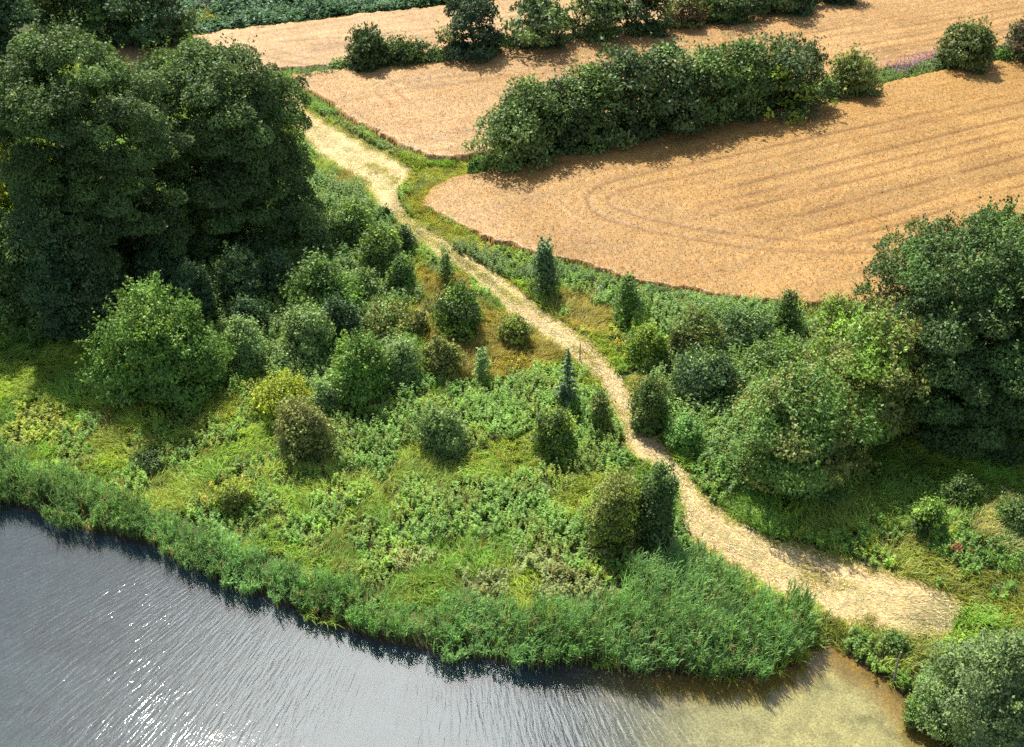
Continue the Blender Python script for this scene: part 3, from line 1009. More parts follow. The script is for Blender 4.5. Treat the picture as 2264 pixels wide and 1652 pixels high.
def crown_quads(r, rx, ry, h, kind, tint_, leaf, density, tint2=None, mix2=0.0, lobe_k=1.0, droop=0.25, sprig=0.10, rough=0.0):
    """foliage built as boughs: many leaf clusters spread over the crown, each cluster a shell of separate leaves"""
    R_ = (rx + ry) / 2
    surf = 2 * math.pi * R_ * (h * .75) + math.pi * R_ * R_
    lr0 = np.clip(0.34 * R_, .30, 1.30) * lobe_k
    nl = int(np.clip(surf / (lr0 * lr0 * 1.45), 14, 420))
    zc = r.random(nl * 3)
    keep = r.random(nl * 3) < (profile(zc, kind) * .8 + .25)
    zc = zc[keep][:nl]
    nl = len(zc)
    lr = lr0 * r.uniform(.5, 1.5, nl)
    az_ = np.arange(nl) * 2.39996 + r.normal(0, .5, nl)
    inner = r.random(nl) < .22
    ph = r.uniform(0, 6.28, 6)
    warp = 1 + .15 * np.sin(az_ + ph[0] + 2.2 * zc) + .12 * np.sin(2 * az_ + ph[1] - 4 * zc) + .10 * np.sin(3 * az_ + ph[2] + 6 * zc)
    pr_ = profile(zc, kind) * np.clip(warp, .6, 1.3)
    rho = np.maximum(pr_ * r.uniform(.74, 1.12 + rough, nl) - 0.62 * lr / R_, 0.0)
    rho = np.where(inner, rho * r.uniform(.25, .8, nl), rho)
    cz = np.clip(zc * h, lr * .25, h - lr * .55)
    C = np.stack([np.cos(az_) * rho * rx, np.sin(az_) * rho * ry, cz], 1)
    n_ = int(density * surf)
    w = lr ** 2
    li = r.choice(nl, n_, p=w / w.sum())
    d = unit(r.normal(0, 1, (n_, 3)))
    cen = np.array([0, 0, h * .42])
    out_ = unit((C[li] - cen) * np.array([1, 1, .8]) + np.array([0, 0, .25 * h]))
    flip = (d * out_).sum(1) < -0.25
    d[flip] *= -1
    low = d[:, 2] < -0.15                       # boughs are caps of leaves, open underneath
    d[low, 2] *= -r.uniform(-.45 if kind == 'tall' else -.08, 1.0, low.sum())
    rad = lr[li] * (1 - 0.6 * r.random(n_) ** 3.0) * 1.05
    p = C[li] + d * rad[:, None] * np.array([1.12, 1.12, .86 if kind == 'tall' else .58])
    # sprigs: young shoots that break the outline
    sp = r.random(n_) < sprig
    shoot = r.integers(0, 5, n_)
    sd_dir = unit(np.stack([np.sin(li * 12.9898 + shoot * 3.1), np.cos(li * 78.233 + shoot * 5.7), .5 + np.abs(np.sin(li * 37.7 + shoot))], 1) + out_ * .8)
    p = np.where(sp[:, None], C[li] + sd_dir * (lr[li] * r.uniform(.8, 1.75, n_))[:, None] + r.normal(0, .03 + leaf * .15, (n_, 3)), p)
    p[:, 2] = np.maximum(p[:, 2], 0.04)
    nr_ = unit(out_ * .65 + d * .6 + np.array([0, 0, .3]) + r.normal(0, .36, (n_, 3)))
    ax_ = unit(r.normal(0, 1, (n_, 3)) + d * .6 - np.array([0, 0, droop * 2]))
    Ls = leaf * r.uniform(.65, 1.4, n_)
    q_ = leaf_quads(p, ax_, nr_, Ls, Ls * r.uniform(.45, .7, n_))
    tb = np.broadcast_to(np.asarray(tint_, float), (n_, 3)).copy()
    if tint2 is not None:
        lm_ = r.random(nl) < mix2
        tb[lm_[li]] = np.asarray(tint2)
    tb = tb * np.exp(r.normal(0, .22, nl))[li][:, None]
    return q_, vary(r, (1, 1, 1), n_, .15, .07) * tb, C, lr


def spray_quads(r, rx, ry, h, kind, tint_, leaf, density, tint2=None, mix2=0.0, droop=.25):
    """leafy shoots of uneven length fanning out from the foot: the ragged part of a bush"""
    R_ = (rx + ry) / 2
    surf = 2 * math.pi * R_ * (h * .75) + math.pi * R_ * R_
    nb = int(np.clip(9 + surf * 1.1, 10, 70))
    zc = r.random(nb) ** .75
    az_ = np.arange(nb) * 2.39996 + r.normal(0, .6, nb)
    k_ = r.uniform(.45, 1.22, nb) * (1 + .12 * np.sin(az_ * 2 + r.uniform(0, 6)))
    pr_ = profile(zc, kind)
    end = np.stack([np.cos(az_) * pr_ * rx * k_, np.sin(az_) * pr_ * ry * k_, np.maximum(zc * h * (.55 + .45 * k_), .12)], 1)
    start = np.stack([r.normal(0, .14 * rx, nb), r.normal(0, .14 * ry, nb), .05 + .3 * zc * h * r.random(nb)], 1)
    ln_ = np.linalg.norm(end - start, axis=1)
    n_ = int(density * surf)
    bi = r.choice(nb, n_, p=ln_ / ln_.sum())
    s_ = r.random(n_) ** .65
    ax0 = unit(end - start)
    w_ = (.03 + .13 * np.sin(np.pi * np.clip(s_, 0, .97)) ) * np.clip(ln_[bi], .3, 2.2)
    bend = np.zeros((n_, 3))
    bend[:, 2] = np.sin(s_ * np.pi) * .10 * ln_[bi] - droop * .22 * s_ ** 3 * ln_[bi]
    p = start[bi] + (end - start)[bi] * s_[:, None] + bend + r.normal(0, 1, (n_, 3)) * w_[:, None]
    p[:, 2] = np.maximum(p[:, 2], .04)
    axl = unit(ax0[bi] + r.normal(0, .65, (n_, 3)) - np.array([0, 0, droop]))
    nr_ = unit(unit(p - np.array([0, 0, .35 * h])) * 1.0 + np.array([0, 0, .35]) + r.normal(0, .38, (n_, 3)))
    Ls = leaf * r.uniform(.65, 1.45, n_)
    tb = np.broadcast_to(np.asarray(tint_, float), (n_, 3)).copy()
    if tint2 is not None:
        m_ = r.random(nb) < mix2
        tb[m_[bi]] = np.asarray(tint2)
    tb = tb * np.exp(r.normal(0, .15, nb))[bi][:, None]
    return leaf_quads(p, axl, nr_, Ls, Ls * r.uniform(.4, .62, n_)), vary(r, (1, 1, 1), n_, .15, .07) * tb


def spruce_quads(r, rx, h, tint_, leaf, density):
    """whorled, drooping branches round one leader"""
    n_ = int(density * (math.pi * rx * h * 1.3))
    nb = int(8 + h * 7)
    zb = np.sort(r.uniform(.04, .97, nb * 2))
    ab = r.uniform(0, 6.283, nb * 2)
    lb = rx * (1 - zb) ** .85 * r.uniform(.7, 1.15, nb * 2) + .08
    bi = r.choice(nb * 2, n_, p=(lb / lb.sum()))
    s_ = r.random(n_) ** .7
    dz = -0.28 * s_ ** 1.4 * lb[bi] + .12 * s_ * lb[bi]
    side = r.normal(0, 1, n_) * lb[bi] * .16 * (1.15 - s_)
    px_ = np.cos(ab[bi]) * s_ * lb[bi] - np.sin(ab[bi]) * side
    py_ = np.sin(ab[bi]) * s_ * lb[bi] + np.cos(ab[bi]) * side
    p = np.stack([px_, py_, zb[bi] * h + dz + r.normal(0, .03, n_)], 1)
    ax_ = np.stack([np.cos(ab[bi] + r.normal(0, .7, n_)), np.sin(ab[bi] + r.normal(0, .7, n_)), r.normal(-.1, .35, n_)], 1)
    top = s_ < .12
    ax_[top, 2] += 1.0
    nr_ = np.stack([r.normal(0, .4, n_), r.normal(0, .4, n_), np.ones(n_)], 1)
    Ls = leaf * r.uniform(.6, 1.3, n_)
    return leaf_quads(p, ax_, nr_, Ls, Ls * .45), vary(r, tint_, n_, .28, .07)


def stems_quads(r, rx, h, n_st, rad, centers, single):
    qs = []
    if single:
        top = np.array([r.normal(0, .06) * rx, r.normal(0, .06) * rx, h * .72])
        tt_ = np.linspace(0, 1, 8)[:, None]
        pts = np.array([0, 0, -.15]) + (top - np.array([0, 0, -.15])) * tt_ + np.sin(tt_ * 5) * np.array([.04, .03, 0]) * rx
        rr_ = rad * (1 - .75 * tt_[:, 0]) * (1 + .5 * np.exp(-tt_[:, 0] * 14))
        qs.append(tube_quads(pts, rr_, 8))
        idx = r.choice(len(centers), min(n_st, len(centers)), replace=False)
        for j in idx:
            c = centers[j]
            s0 = r.uniform(.3, .85)
            a0 = pts[0] + (pts[-1] - pts[0]) * s0
            if c[2] < a0[2] * .7:
                continue
            t2 = np.linspace(0, 1, 6)[:, None]
            pl_ = a0 + (c - a0) * t2 + np.array([0, 0, 1]) * np.sin(t2 * 3.14) * .06 * h
            qs.append(tube_quads(pl_, rad * .38 * (1 - .8 * t2[:, 0]), 5))
    else:
        idx = r.choice(len(centers), min(n_st, len(centers)), replace=False)
        for j in idx:
            c = centers[j]
            a0 = np.array([r.normal(0, .10) * rx, r.normal(0, .10) * rx, -.1])
            t2 = np.linspace(0, 1, 6)[:, None]
            pl_ = a0 + (c - a0) * np.hstack([t2 ** 1.4, t2 ** 1.4, t2 ** .9])
            qs.append(tube_quads(pl_, rad * (1 - .8 * t2[:, 0]), 5))
    return np.concatenate(qs)


def place(box):
    """foot point, radius and height of a rounded plant whose outline fills the given part of the photo"""
    x0, x1, y0, y1 = box
    uc, vc = (x0 + x1) / 2, (y0 + y1) / 2
    dl = PITCH + math.atan((vc - 826) / FP)
    e, rp = (y1 - y0) / 2, (x1 - x0) / 2
    a_ = max(math.sqrt(max(e * e - (rp * math.sin(dl)) ** 2, 0)) / math.cos(dl), .45 * rp, .55 * e)
    d = rays([(uc, vc)])[0]
    ts = np.linspace(25, 330, 2600)
    P = d[None] * ts[:, None]
    scale = ts * 1.0 / FP                      # metres per photo unit at that depth
    gz_ = ground_z(P[:, 0], P[:, 1])
    diff = (CAM_H + P[:, 2]) - gz_ - a_ * scale
    i_ = np.argmax(diff < 0)
    if diff[i_] > 0:
        i_ = len(ts) - 1
    return P[i_, 0], P[i_, 1], float(gz_[i_]), rp * scale[i_], 2 * a_ * scale[i_], ts[i_]


SEED = [1000]


def plant(name, box, kind, tint_, label, cat, group=None, tint2=None, mix2=0.0, leaf=None, dens=1.0, lobe_k=1.0, single=None, depth=1.0, droop=.25, sprig=.15, rough=0.12, hk=1.0):
    SEED[0] += 1
    r = np.random.default_rng(SEED[0])
    x_, y_, z_, rx, h, t_ = place(box)
    big = name.endswith("tree") and rx > 1.7
    h *= hk * (.97 if big else .90)
    rx *= .97 if kind == 'tall' else (.93 if big or rx > 2.5 else .87)
    ry = rx * depth
    if leaf is None:
        leaf = float(np.clip(0.0030 * t_ * 1.0, .16, .44)) * float(np.clip(.75 + rx * .09, .8, 1.2))
    if name in ('tall_tree', 'large_tree'):
        leaf *= .72
    root = empty(name, (x_, y_, z_))
    tag(root, label, cat, group)
    if single is None:
        single = big
    crown_n, stem_n = ("crown", "trunk") if single else ("foliage", "stems")
    la = leaf * leaf * .29
    if kind == 'spruce':
        q_, tt = spruce_quads(r, rx, h, T[tint_] if isinstance(tint_, str) else tint_, leaf * 1.1, dens * 1.7 / la * .5)
        crown_n, stem_n = "crown", "trunk"
        C = np.array([[0, 0, h * .8]])
        sq = tube_quads(np.array([[0, 0, -.1], [0, 0, h * .4], [0, 0, h * .95]]), np.array([.035, .025, .008]) * (h / 2.5 + .3), 6)
    else:
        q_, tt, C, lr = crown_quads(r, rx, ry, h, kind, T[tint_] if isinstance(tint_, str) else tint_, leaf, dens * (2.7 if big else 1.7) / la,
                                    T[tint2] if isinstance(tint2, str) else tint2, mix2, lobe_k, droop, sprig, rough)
        if not big and kind in ('dome', 'round', 'egg') and rx > .5:
            # several leaders of unequal height make one ragged bush
            qs_, ts_, cs_ = [q_ * np.array([.80, .80, .90])], [tt], [C * np.array([.80, .80, .90])]
            nsub = int(r.integers(2, 5))
            a0_ = r.uniform(0, 6.28)
            for j_ in range(nsub):
                a1_ = a0_ + 6.28 * j_ / nsub + r.normal(0, .4)
                sr, sh, so = rx * r.uniform(.34, .55), h * r.uniform(.42, .85), rx * r.uniform(.55, .78)
                q2_, t2_, C2_, _l = crown_quads(r, sr, sr, sh, ('egg', 'dome', 'cone')[int(r.integers(0, 3))], T[tint_] if isinstance(tint_, str) else tint_, leaf, dens * 1.5 / la,
                                                T[tint2] if isinstance(tint2, str) else tint2, mix2, lobe_k, droop, sprig + .05, rough)
                ofs = np.array([math.cos(a1_) * so, math.sin(a1_) * so, 0])
                qs_.append(q2_ + ofs)
                ts_.append(t2_)
                cs_.append(C2_ + ofs)
            q_, tt, C = np.concatenate(qs_), np.concatenate(ts_), np.concatenate(cs_)
        if not big:
            q3_, t3_ = spray_quads(r, rx, ry, h, kind, T[tint_] if isinstance(tint_, str) else tint_, leaf, dens * .8 / la,
                                   T[tint2] if isinstance(tint2, str) else tint2, mix2, droop)
            q_, tt = np.concatenate([q_, q3_]), np.concatenate([tt, t3_])
        rad = (0.030 * h if single else 0.012 * h + .012)
        sq = stems_quads(r, rx, h, 14 if single else 7, rad, C, single)
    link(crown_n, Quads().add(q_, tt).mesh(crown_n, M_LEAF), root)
    co = sq.reshape(-1, 3)
    link(stem_n, poly_mesh(stem_n, co, np.arange(len(co)).reshape(-1, 4), M_BARK), root)
    return root


G_HF, G_HB, G_SC, G_DK, G_BG, G_SAP = ("shrubs of the long front hedgerow", "trees and shrubs of the back hedgerow", "scrub bushes between the big trees and the track",
                                       "shaded bushes under the big trees", "dark trees beyond the big trees", "saplings dotted along the track")
# --- the big trees
plant("tall_tree", (6, 362, 84, 655), 'tall', 'beech', "huge broad dark tree with a yellow green top, the widest crown of the pair", "tree", "pair of huge trees", tint2='mid', mix2=.25, lobe_k=.72, depth=1.05, dens=1.7, rough=.0, sprig=.07)
plant("tall_tree", (290, 690, 106, 545), 'tall', 'beech', "huge dark tree with a pointed green top standing right beside the pale track", "tree", "pair of huge trees", tint2='mid', mix2=.25, lobe_k=.72, depth=.85, dens=1.7, rough=.0, sprig=.07)
plant("bright_tree", (-290, 38, 118, 640), 'tall', 'yellow', "sunlit yellow green tree partly hidden behind the widest dark tree, cut by the picture edge", "tree", tint2='bright', mix2=.3)  # real tree, crown enlarged out of view so its shadow covers the ground
# --- background trees
plant("dark_tree", (-90, 62, -130, 150), 'egg', 'deep', "nearly black tall tree at the photo corner beyond the huge pair", "tree", G_BG, tint2='blue', mix2=.3)
plant("background_tree", (50, 190, -90, 95), 'egg', 'blue', "dusky green tree between the nearly black one and the rounded blue green one", "tree", G_BG, tint2='olive', mix2=.4)
plant("background_tree", (165, 300, -60, 100), 'round', 'blue', "rounded blue green tree behind the gap in the huge crowns", "tree", G_BG, tint2='mid', mix2=.3)
plant("dark_tree", (255, 418, -45, 108), 'round', 'dark', "round dark tree at the corner where the furthest wheat begins", "tree", G_BG, tint2='blue', mix2=.4)
# --- shaded mass below the big trees
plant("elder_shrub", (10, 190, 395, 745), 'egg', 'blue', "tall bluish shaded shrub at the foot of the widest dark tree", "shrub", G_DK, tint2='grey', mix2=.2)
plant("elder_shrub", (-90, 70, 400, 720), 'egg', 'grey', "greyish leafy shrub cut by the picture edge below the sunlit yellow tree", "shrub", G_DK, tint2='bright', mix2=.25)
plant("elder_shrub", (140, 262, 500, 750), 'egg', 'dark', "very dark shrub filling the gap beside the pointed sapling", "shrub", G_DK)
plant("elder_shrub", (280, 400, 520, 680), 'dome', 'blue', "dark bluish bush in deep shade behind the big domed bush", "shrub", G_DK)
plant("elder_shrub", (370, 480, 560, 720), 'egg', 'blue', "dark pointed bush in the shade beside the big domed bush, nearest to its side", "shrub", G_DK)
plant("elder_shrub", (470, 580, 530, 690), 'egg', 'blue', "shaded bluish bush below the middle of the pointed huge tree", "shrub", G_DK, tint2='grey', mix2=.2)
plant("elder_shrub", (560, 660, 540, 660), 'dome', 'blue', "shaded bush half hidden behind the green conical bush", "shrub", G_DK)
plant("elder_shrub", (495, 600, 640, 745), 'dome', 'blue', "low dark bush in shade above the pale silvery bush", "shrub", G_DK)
plant("domed_shrub", (210, 462, 585, 880), 'dome', 'green', "big domed bush with sunlit green top in front of the huge trees", "shrub", tint2='bright', mix2=.15, dens=1.05)
plant("sapling", (240, 296, 552, 680), 'cone', 'grey', "slim pale pointed sapling rising just behind the big domed bush", "sapling", G_SAP, dens=.6, sprig=.4, rough=.35)
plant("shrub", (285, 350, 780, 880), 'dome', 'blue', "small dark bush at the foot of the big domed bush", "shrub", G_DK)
# --- scrub
plant("shrub", (487, 588, 683, 815), 'egg', 'pale', "pale silvery bush beside the big domed bush", "shrub", G_SC)
plant("shrub", (620, 745, 655, 800), 'egg', 'grey', "pale grey green bush with upswept branches below the green conical bush", "shrub", G_SC, tint2='pale', mix2=.4)
plant("shrub", (625, 790, 552, 710), 'cone', 'green', "green conical bush with a pointed sunlit top and deep shade below", "shrub", G_SC, tint2='mid', mix2=.3)
plant("shrub", (650, 730, 445, 560), 'egg', 'grey', "loose grey green bush under the edge of the pointed huge tree", "shrub", G_SC)
plant("shrub", (725, 835, 425, 545), 'round', 'grey', "tall leafy grey green bush below the wide bend of the track", "shrub", G_SC, tint2='bright', mix2=.25)
plant("shrub", (785, 890, 487, 605), 'round', 'mid', "round bush with yellow green top and black shaded front beside the track", "shrub", G_SC, tint2='lime', mix2=.2)
plant("shrub", (872, 920, 495, 560), 'round', 'dark', "small round dark bush touching the track edge", "shrub", G_SC)
plant("shrub", (830, 866, 452, 490), 'round', 'mid', "tiny dark bush at the narrow of the track below its wide bend", "shrub", G_SC)
plant("shrub", (765, 845, 585, 665), 'dome', 'grey', "grey green loose bush beside the green conical bush, downhill from the round black fronted one", "shrub", G_SC)
plant("shrub", (850, 922, 552, 645), 'round', 'green', "small round green bush halfway between track and scrub, dry grass round it", "shrub", G_SC, tint2='dark', mix2=.3)
plant("shrub", (785, 925, 650, 745), 'dome', 'olive', "wide low olive bush above the large bright green bush", "shrub", G_SC, tint2='grey', mix2=.4)
plant("shrub", (905, 950, 680, 740), 'dome', 'dun', "dull brownish bush at the edge of the dry grass", "shrub", G_SC)
plant("shrub", (725, 865, 712, 885), 'egg', 'green', "large bright green bush in the middle of the scrub", "shrub", G_SC, tint2='bright', mix2=.3)
plant("shrub", (835, 935, 735, 850), 'dome', 'pale', "pale topped bush with black shade, tucked beside the large bright green bush", "shrub", G_SC, tint2='grey', mix2=.4)
plant("shrub", (930, 1020, 735, 835), 'dome', 'olive', "low olive bush below the vivid green round bush", "shrub", G_SC)
plant("shrub", (570, 690, 745, 830), 'dome', 'grey', "low pale bush above the yellow green bush", "shrub", G_SC, tint2='pale', mix2=.5)
plant("shrub", (540, 700, 812, 935), 'dome', 'yellow', "yellow green bush with large pale leaves behind the olive grey bush", "shrub", G_SC, tint2='lime', mix2=.3)
plant("shrub", (585, 735, 868, 1025), 'round', 'olive', "olive grey bush with fine twigs and a black shaded base in the meadow", "shrub", G_SC, tint2='dun', mix2=.3)
plant("shrub", (680, 750, 830, 925), 'dome', 'pale', "narrow pale bush squeezed between yellow green and bright green bushes", "shrub", G_SC)
plant("shrub", (700, 790, 640, 760), 'dome', 'blue', "dark bush in the hollow beside the pale upswept bush", "shrub", G_SC)
plant("shrub", (948, 1082, 612, 745), 'round', 'bright', "vivid green round bush standing in the orange dry grass by the track", "shrub", G_SC, tint2='dark', mix2=.35)
plant("shrub", (1100, 1176, 682, 765), 'round', 'olive', "small dark olive bush on the edge of the straw track", "shrub", G_SC, tint2='lime', mix2=.3)
plant("shrub", (908, 1035, 880, 1010), 'dome', 'grey', "lone grey green bush with black base in the open meadow", "shrub", G_SC)
plant("shrub", (1180, 1272, 888, 1012), 'egg', 'mid', "narrow green bush leaning over the nettles below the bluish spruce", "shrub", G_SC, tint2='lime', mix2=.3)
plant("shrub", (1300, 1350, 850, 950), 'dome', 'dun', "thin dull green bush on the track edge beside the nettles", "shrub", G_SC, tint2='green', mix2=.5)
plant("shrub", (290, 375, 985, 1045), 'dome', 'dark', "small dark bramble hummock in the meadow near the reeds", "shrub", G_SC)
plant("shrub", (470, 560, 1050, 1140), 'dome', 'lime', "yellow green hummock of leaves in the lower meadow", "shrub", G_SC, tint2='olive', mix2=.4)
# --- saplings along the track
plant("spruce_sapling", (1218, 1292, 748, 905), 'spruce', (0.125, 0.20, 0.08), "young bluish spruce beside the thin stake", "sapling", G_SAP, dens=2.4)
plant("sapling", (968, 1002, 545, 630), 'cone', 'grey', "thin small sapling on the green middle of the track", "sapling", G_SAP, dens=.6, sprig=.4, rough=.35)
plant("sapling", (1165, 1243, 525, 655), 'cone', (0.095, 0.165, 0.060), "conical young tree on the wheat edge casting its shadow across the track", "sapling", G_SAP, single=True, dens=.75, sprig=.35, rough=.3)
plant("sapling", (1048, 1084, 762, 840), 'cone', 'pale', "thin pale green sapling standing in the orange dry grass", "sapling", G_SAP, dens=.6, sprig=.4, rough=.35)
plant("sapling", (1345, 1430, 598, 722), 'cone', 'green', "leafy sapling with dark foot on the wheat edge", "sapling", G_SAP, tint2='mid', mix2=.4, dens=.6, sprig=.4, rough=.35)
plant("sapling", (1708, 1775, 628, 738), 'egg', 'mid', "small oval dark sapling against the wheat near the lower field corner", "sapling", G_SAP, dens=.6, sprig=.4, rough=.35)
# --- thicket right of the track
G_TH = "thicket between the track and the big willow"
plant("shrub", (1385, 1480, 702, 815), 'round', 'lime', "rounded lime green bush beside the yellow flowers", "shrub", G_TH, tint2='green', mix2=.3)
plant("shrub", (1470, 1610, 665, 800), 'dome', 'olive', "wide dull green thicket bush touching the wheat edge", "shrub", G_TH, tint2='mid', mix2=.4)
plant("shrub", (1590, 1720, 670, 780), 'dome', (0.09, 0.16, 0.06), "bluish green bramble mound along the wheat edge", "shrub", G_TH, tint2='grey', mix2=.3)
plant("shrub", (1475, 1640, 760, 900), 'dome', 'blue', "dark glossy bush with silvery leaves and black shade under it", "shrub", G_TH, tint2='grey', mix2=.3)
plant("shrub", (1392, 1486, 800, 950), 'dome', 'mid', "upright dark green bush casting shade over the track edge", "shrub", G_TH, tint2='olive', mix2=.3)
plant("shrub", (1640, 1800, 730, 840), 'dome', 'grey', "pale bramble mound below the oval dark sapling", "shrub", G_TH, tint2='green', mix2=.5)
plant("shrub", (1795, 1905, 640, 760), 'round', 'bright', "bright green bush at the lower corner of the wheat", "shrub", G_TH, tint2='olive', mix2=.3)
plant("shrub", (1470, 1560, 900, 1000), 'dome', (.14, .27, .06), "low bright green nettle bush across the track from the nettles", "shrub", G_TH)
# --- right-hand trees
plant("willow_tree", (1615, 1890, 805, 1090), 'dome', (0.115, 0.205, 0.040), "big bushy willow with bright sunlit leaves beside the track, shading the grass", "tree", tint2='olive', mix2=.25, dens=1.0, single=False, lobe_k=.85)
plant("bright_tree", (1780, 2020, 690, 980), 'egg', 'bright', "yellow green leafy tree behind the big bushy willow", "tree", tint2='olive', mix2=.35, single=False)
plant("grey_willow", (1930, 2070, 665, 960), 'egg', 'dun', "thin dull olive tree squeezed against the huge dark leafy tree", "tree", tint2='olive', mix2=.4, single=False)
plant("large_tree", (1950, 2400, 500, 940), 'tall', (0.072, 0.130, 0.030), "huge leafy green tree at the wheat field end, its lower half in shadow", "tree", tint2='mid', mix2=.2, dens=1.7, rough=.0, lobe_k=.75)
plant("large_tree", (2220, 2600, 500, 930), 'tall', 'mid', "green tree merging behind the huge leafy one, mostly out of the picture", "tree")
# --- by the water
plant("water_shrub", (1288, 1430, 1020, 1215), 'egg', 'olive', "olive yellow shrub with fine leaves at the reed bed beside the track", "shrub", tint2='lime', mix2=.3)
plant("dark_tree", (1405, 1498, 985, 1215), 'egg', 'mid', "slender dark green tree overhanging the track at the reed bed", "tree", tint2='dark', mix2=.3)
plant("willow_shrub", (2072, 2340, 1345, 1690), 'dome', (0.140, 0.205, 0.075), "large grey green willow bush hanging over the shallow sandy water", "shrub", tint2='grey', mix2=.3, dens=1.0, lobe_k=.7)
plant("willow_shrub", (2005, 2085, 1515, 1610), 'dome', 'green', "low green bush on the bank beside the leaning pole", "shrub")
plant("shrub", (1950, 2010, 1395, 1450), 'dome', 'mid', "small dark bush on the narrow bank between straw and water", "shrub")
plant("bramble", (2020, 2110, 1060, 1190), 'dome', 'bright', "bright green bramble mound lit by sun in the shady grass", "bramble", "brambles in the shady grass", hk=.72, tint2='dark', mix2=.3)
plant("bramble", (2085, 2170, 1020, 1120), 'dome', 'mid', "darker bramble mound up the slope behind the bright one", "bramble", "brambles in the shady grass", hk=.72)
plant("bramble", (2205, 2300, 1060, 1180), 'dome', 'mid', "bramble mound at the picture edge above the pale feathery grass", "bramble", "brambles in the shady grass", hk=.72, tint2='grey', mix2=.3)
plant("bramble", (2170, 2290, 1170, 1260), 'dome', 'green', "low bramble mound below the pale feathery grass", "bramble", "brambles in the shady grass", hk=.72, tint2='dark', mix2=.3)
plant("bramble", (2040, 2130, 1170, 1230), 'dome', 'green', "smallest bramble mound just above the verge of the straw track", "bramble", "brambles in the shady grass", hk=.72)

# --- front hedgerow, end beside the track first
HF = [((1075, 1190, 225, 372), 'egg', 'grey', "leafy end shrub of the front hedgerow, nearest to the track", 'mid', .4),
      ((1105, 1215, 168, 345), 'egg', 'mid', "tall grey green hedge shrub just behind the end one", 'grey', .3),
      ((1190, 1300, 170, 330), 'egg', 'dark', "dark hedge shrub in the dip before the hedgerow's high middle", 'mid', .4),
      ((1245, 1360, 140, 320), 'egg', 'mid', "hedge shrub stepping up to the hedgerow's high middle", 'grey', .3),
      ((1320, 1450, 98, 310), 'egg', 'dark', "very dark hedge shrub on the near side of the hedgerow's highest hump", 'grey', .25),
      ((1415, 1545, 92, 292), 'egg', 'dark', "dark hedge shrub with silvery leaves on the hedgerow's highest hump", 'grey', .3),
      ((1510, 1620, 98, 275), 'egg', 'mid', "hedge shrub with a yellow tinged top beyond the highest hump", 'olive', .35),
      ((1590, 1690, 82, 260), 'egg', 'mid', "hedge shrub with spiky shoots standing up from its top", 'grey', .3),
      ((1665, 1812, 78, 245), 'tall', 'dark', "tall hedge tree with a bright lime top at the hedgerow's far end", 'lime', .22)]
for b_, k_, t_, lab, t2, m2 in HF:
    b_ = (b_[0] - 14, b_[1] + 12, b_[2], b_[3] + 2)
    k_ = 'tall' if k_ == 'egg' else k_
    plant("hedge_shrub", b_, k_, t_, lab, "shrub", G_HF, tint2=t2, mix2=m2 * .6, depth=1.0, lobe_k=.8, sprig=.1)
plant("hedge_shrub", (1820, 1950, 102, 218), 'dome', 'olive', "lone dull olive shrub standing past the far end of the front hedgerow", "shrub", G_HF, tint2='grey', mix2=.4)
plant("hedge_shrub", (2082, 2208, 33, 158), 'round', (.085, .125, .035), "neat round dark bush by the pink flowers", "shrub", G_HF, tint2='olive', mix2=.3)
plant("hedge_shrub", (2222, 2330, 25, 140), 'round', 'rust', "reddish brown bush cut by the picture edge beyond the neat round one", "shrub", G_HF, tint2='dark', mix2=.4)
plant("hedge_shrub", (2185, 2250, 105, 142), 'dome', 'green', "low green bush between the neat round bush and the reddish one", "shrub", G_HF)
plant("hedge_shrub", (1805, 1865, 165, 225), 'dome', 'pale', "low pale bush filling the gap after the lime topped hedge tree", "shrub", G_HF)
plant("hedge_shrub", (1030, 1100, 345, 385), 'dome', 'green', "low green bush at the track end of the front hedgerow", "shrub", G_HF)
# --- back hedgerow
plant("hedge_shrub", (762, 862, 42, 158), 'dome', 'dark', "square dark shrub near the track end of the back hedgerow", "shrub", G_HB, tint2='mid', mix2=.3)
plant("hedge_shrub", (835, 945, 78, 152), 'dome', 'dark', "sloping dark shrub leaning on the square one", "shrub", G_HB, tint2='mid', mix2=.4)
plant("hedge_shrub", (722, 775, 128, 162), 'dome', 'pale', "small pale bush at the very end of the back hedgerow", "shrub", G_HB)
plant("hedge_shrub", (925, 1005, 105, 142), 'dome', 'mid', "low green shrub in the gap before the upright black hedge tree", "shrub", G_HB)
plant("hedge_tree", (985, 1105, -12, 126), 'tall', 'deep', "upright nearly black hedge tree with olive edges", "tree", G_HB, tint2='olive', mix2=.12)
plant("hedge_shrub", (1095, 1150, 78, 112), 'dome', 'green', "low bright bush between the upright black tree and the round leafy one", "shrub", G_HB)
plant("hedge_tree", (1122, 1275, 2, 110), 'round', 'dark', "broad round leafy hedge tree with pale sunlit side", "tree", G_HB, tint2='grey', mix2=.3)
plant("hedge_tree", (1272, 1385, -22, 92), 'egg', 'dark', "oval hedge tree after the broad round one, touching the picture top", "tree", G_HB, tint2='grey', mix2=.3)
plant("hedge_tree", (1380, 1480, -28, 82), 'egg', 'dark', "dark hedge tree beside a pale yellow gap in the back hedgerow", "tree", G_HB, tint2='blue', mix2=.3)
plant("hedge_tree", (1470, 1560, -30, 66), 'dome', 'olive', "brownish olive hedge tree between two dark ones", "tree", G_HB, tint2='rust', mix2=.3)
plant("hedge_tree", (1545, 1690, -55, 52), 'dome', 'dark', "wide dark hedge tree under the yellow sunlit branch", "tree", G_HB, tint2='mid', mix2=.3)
plant("hedge_tree", (1670, 1800, -70, 32), 'dome', 'dark', "dark hedge tree cut off by the picture top", "tree", G_HB, tint2='blue', mix2=.3)
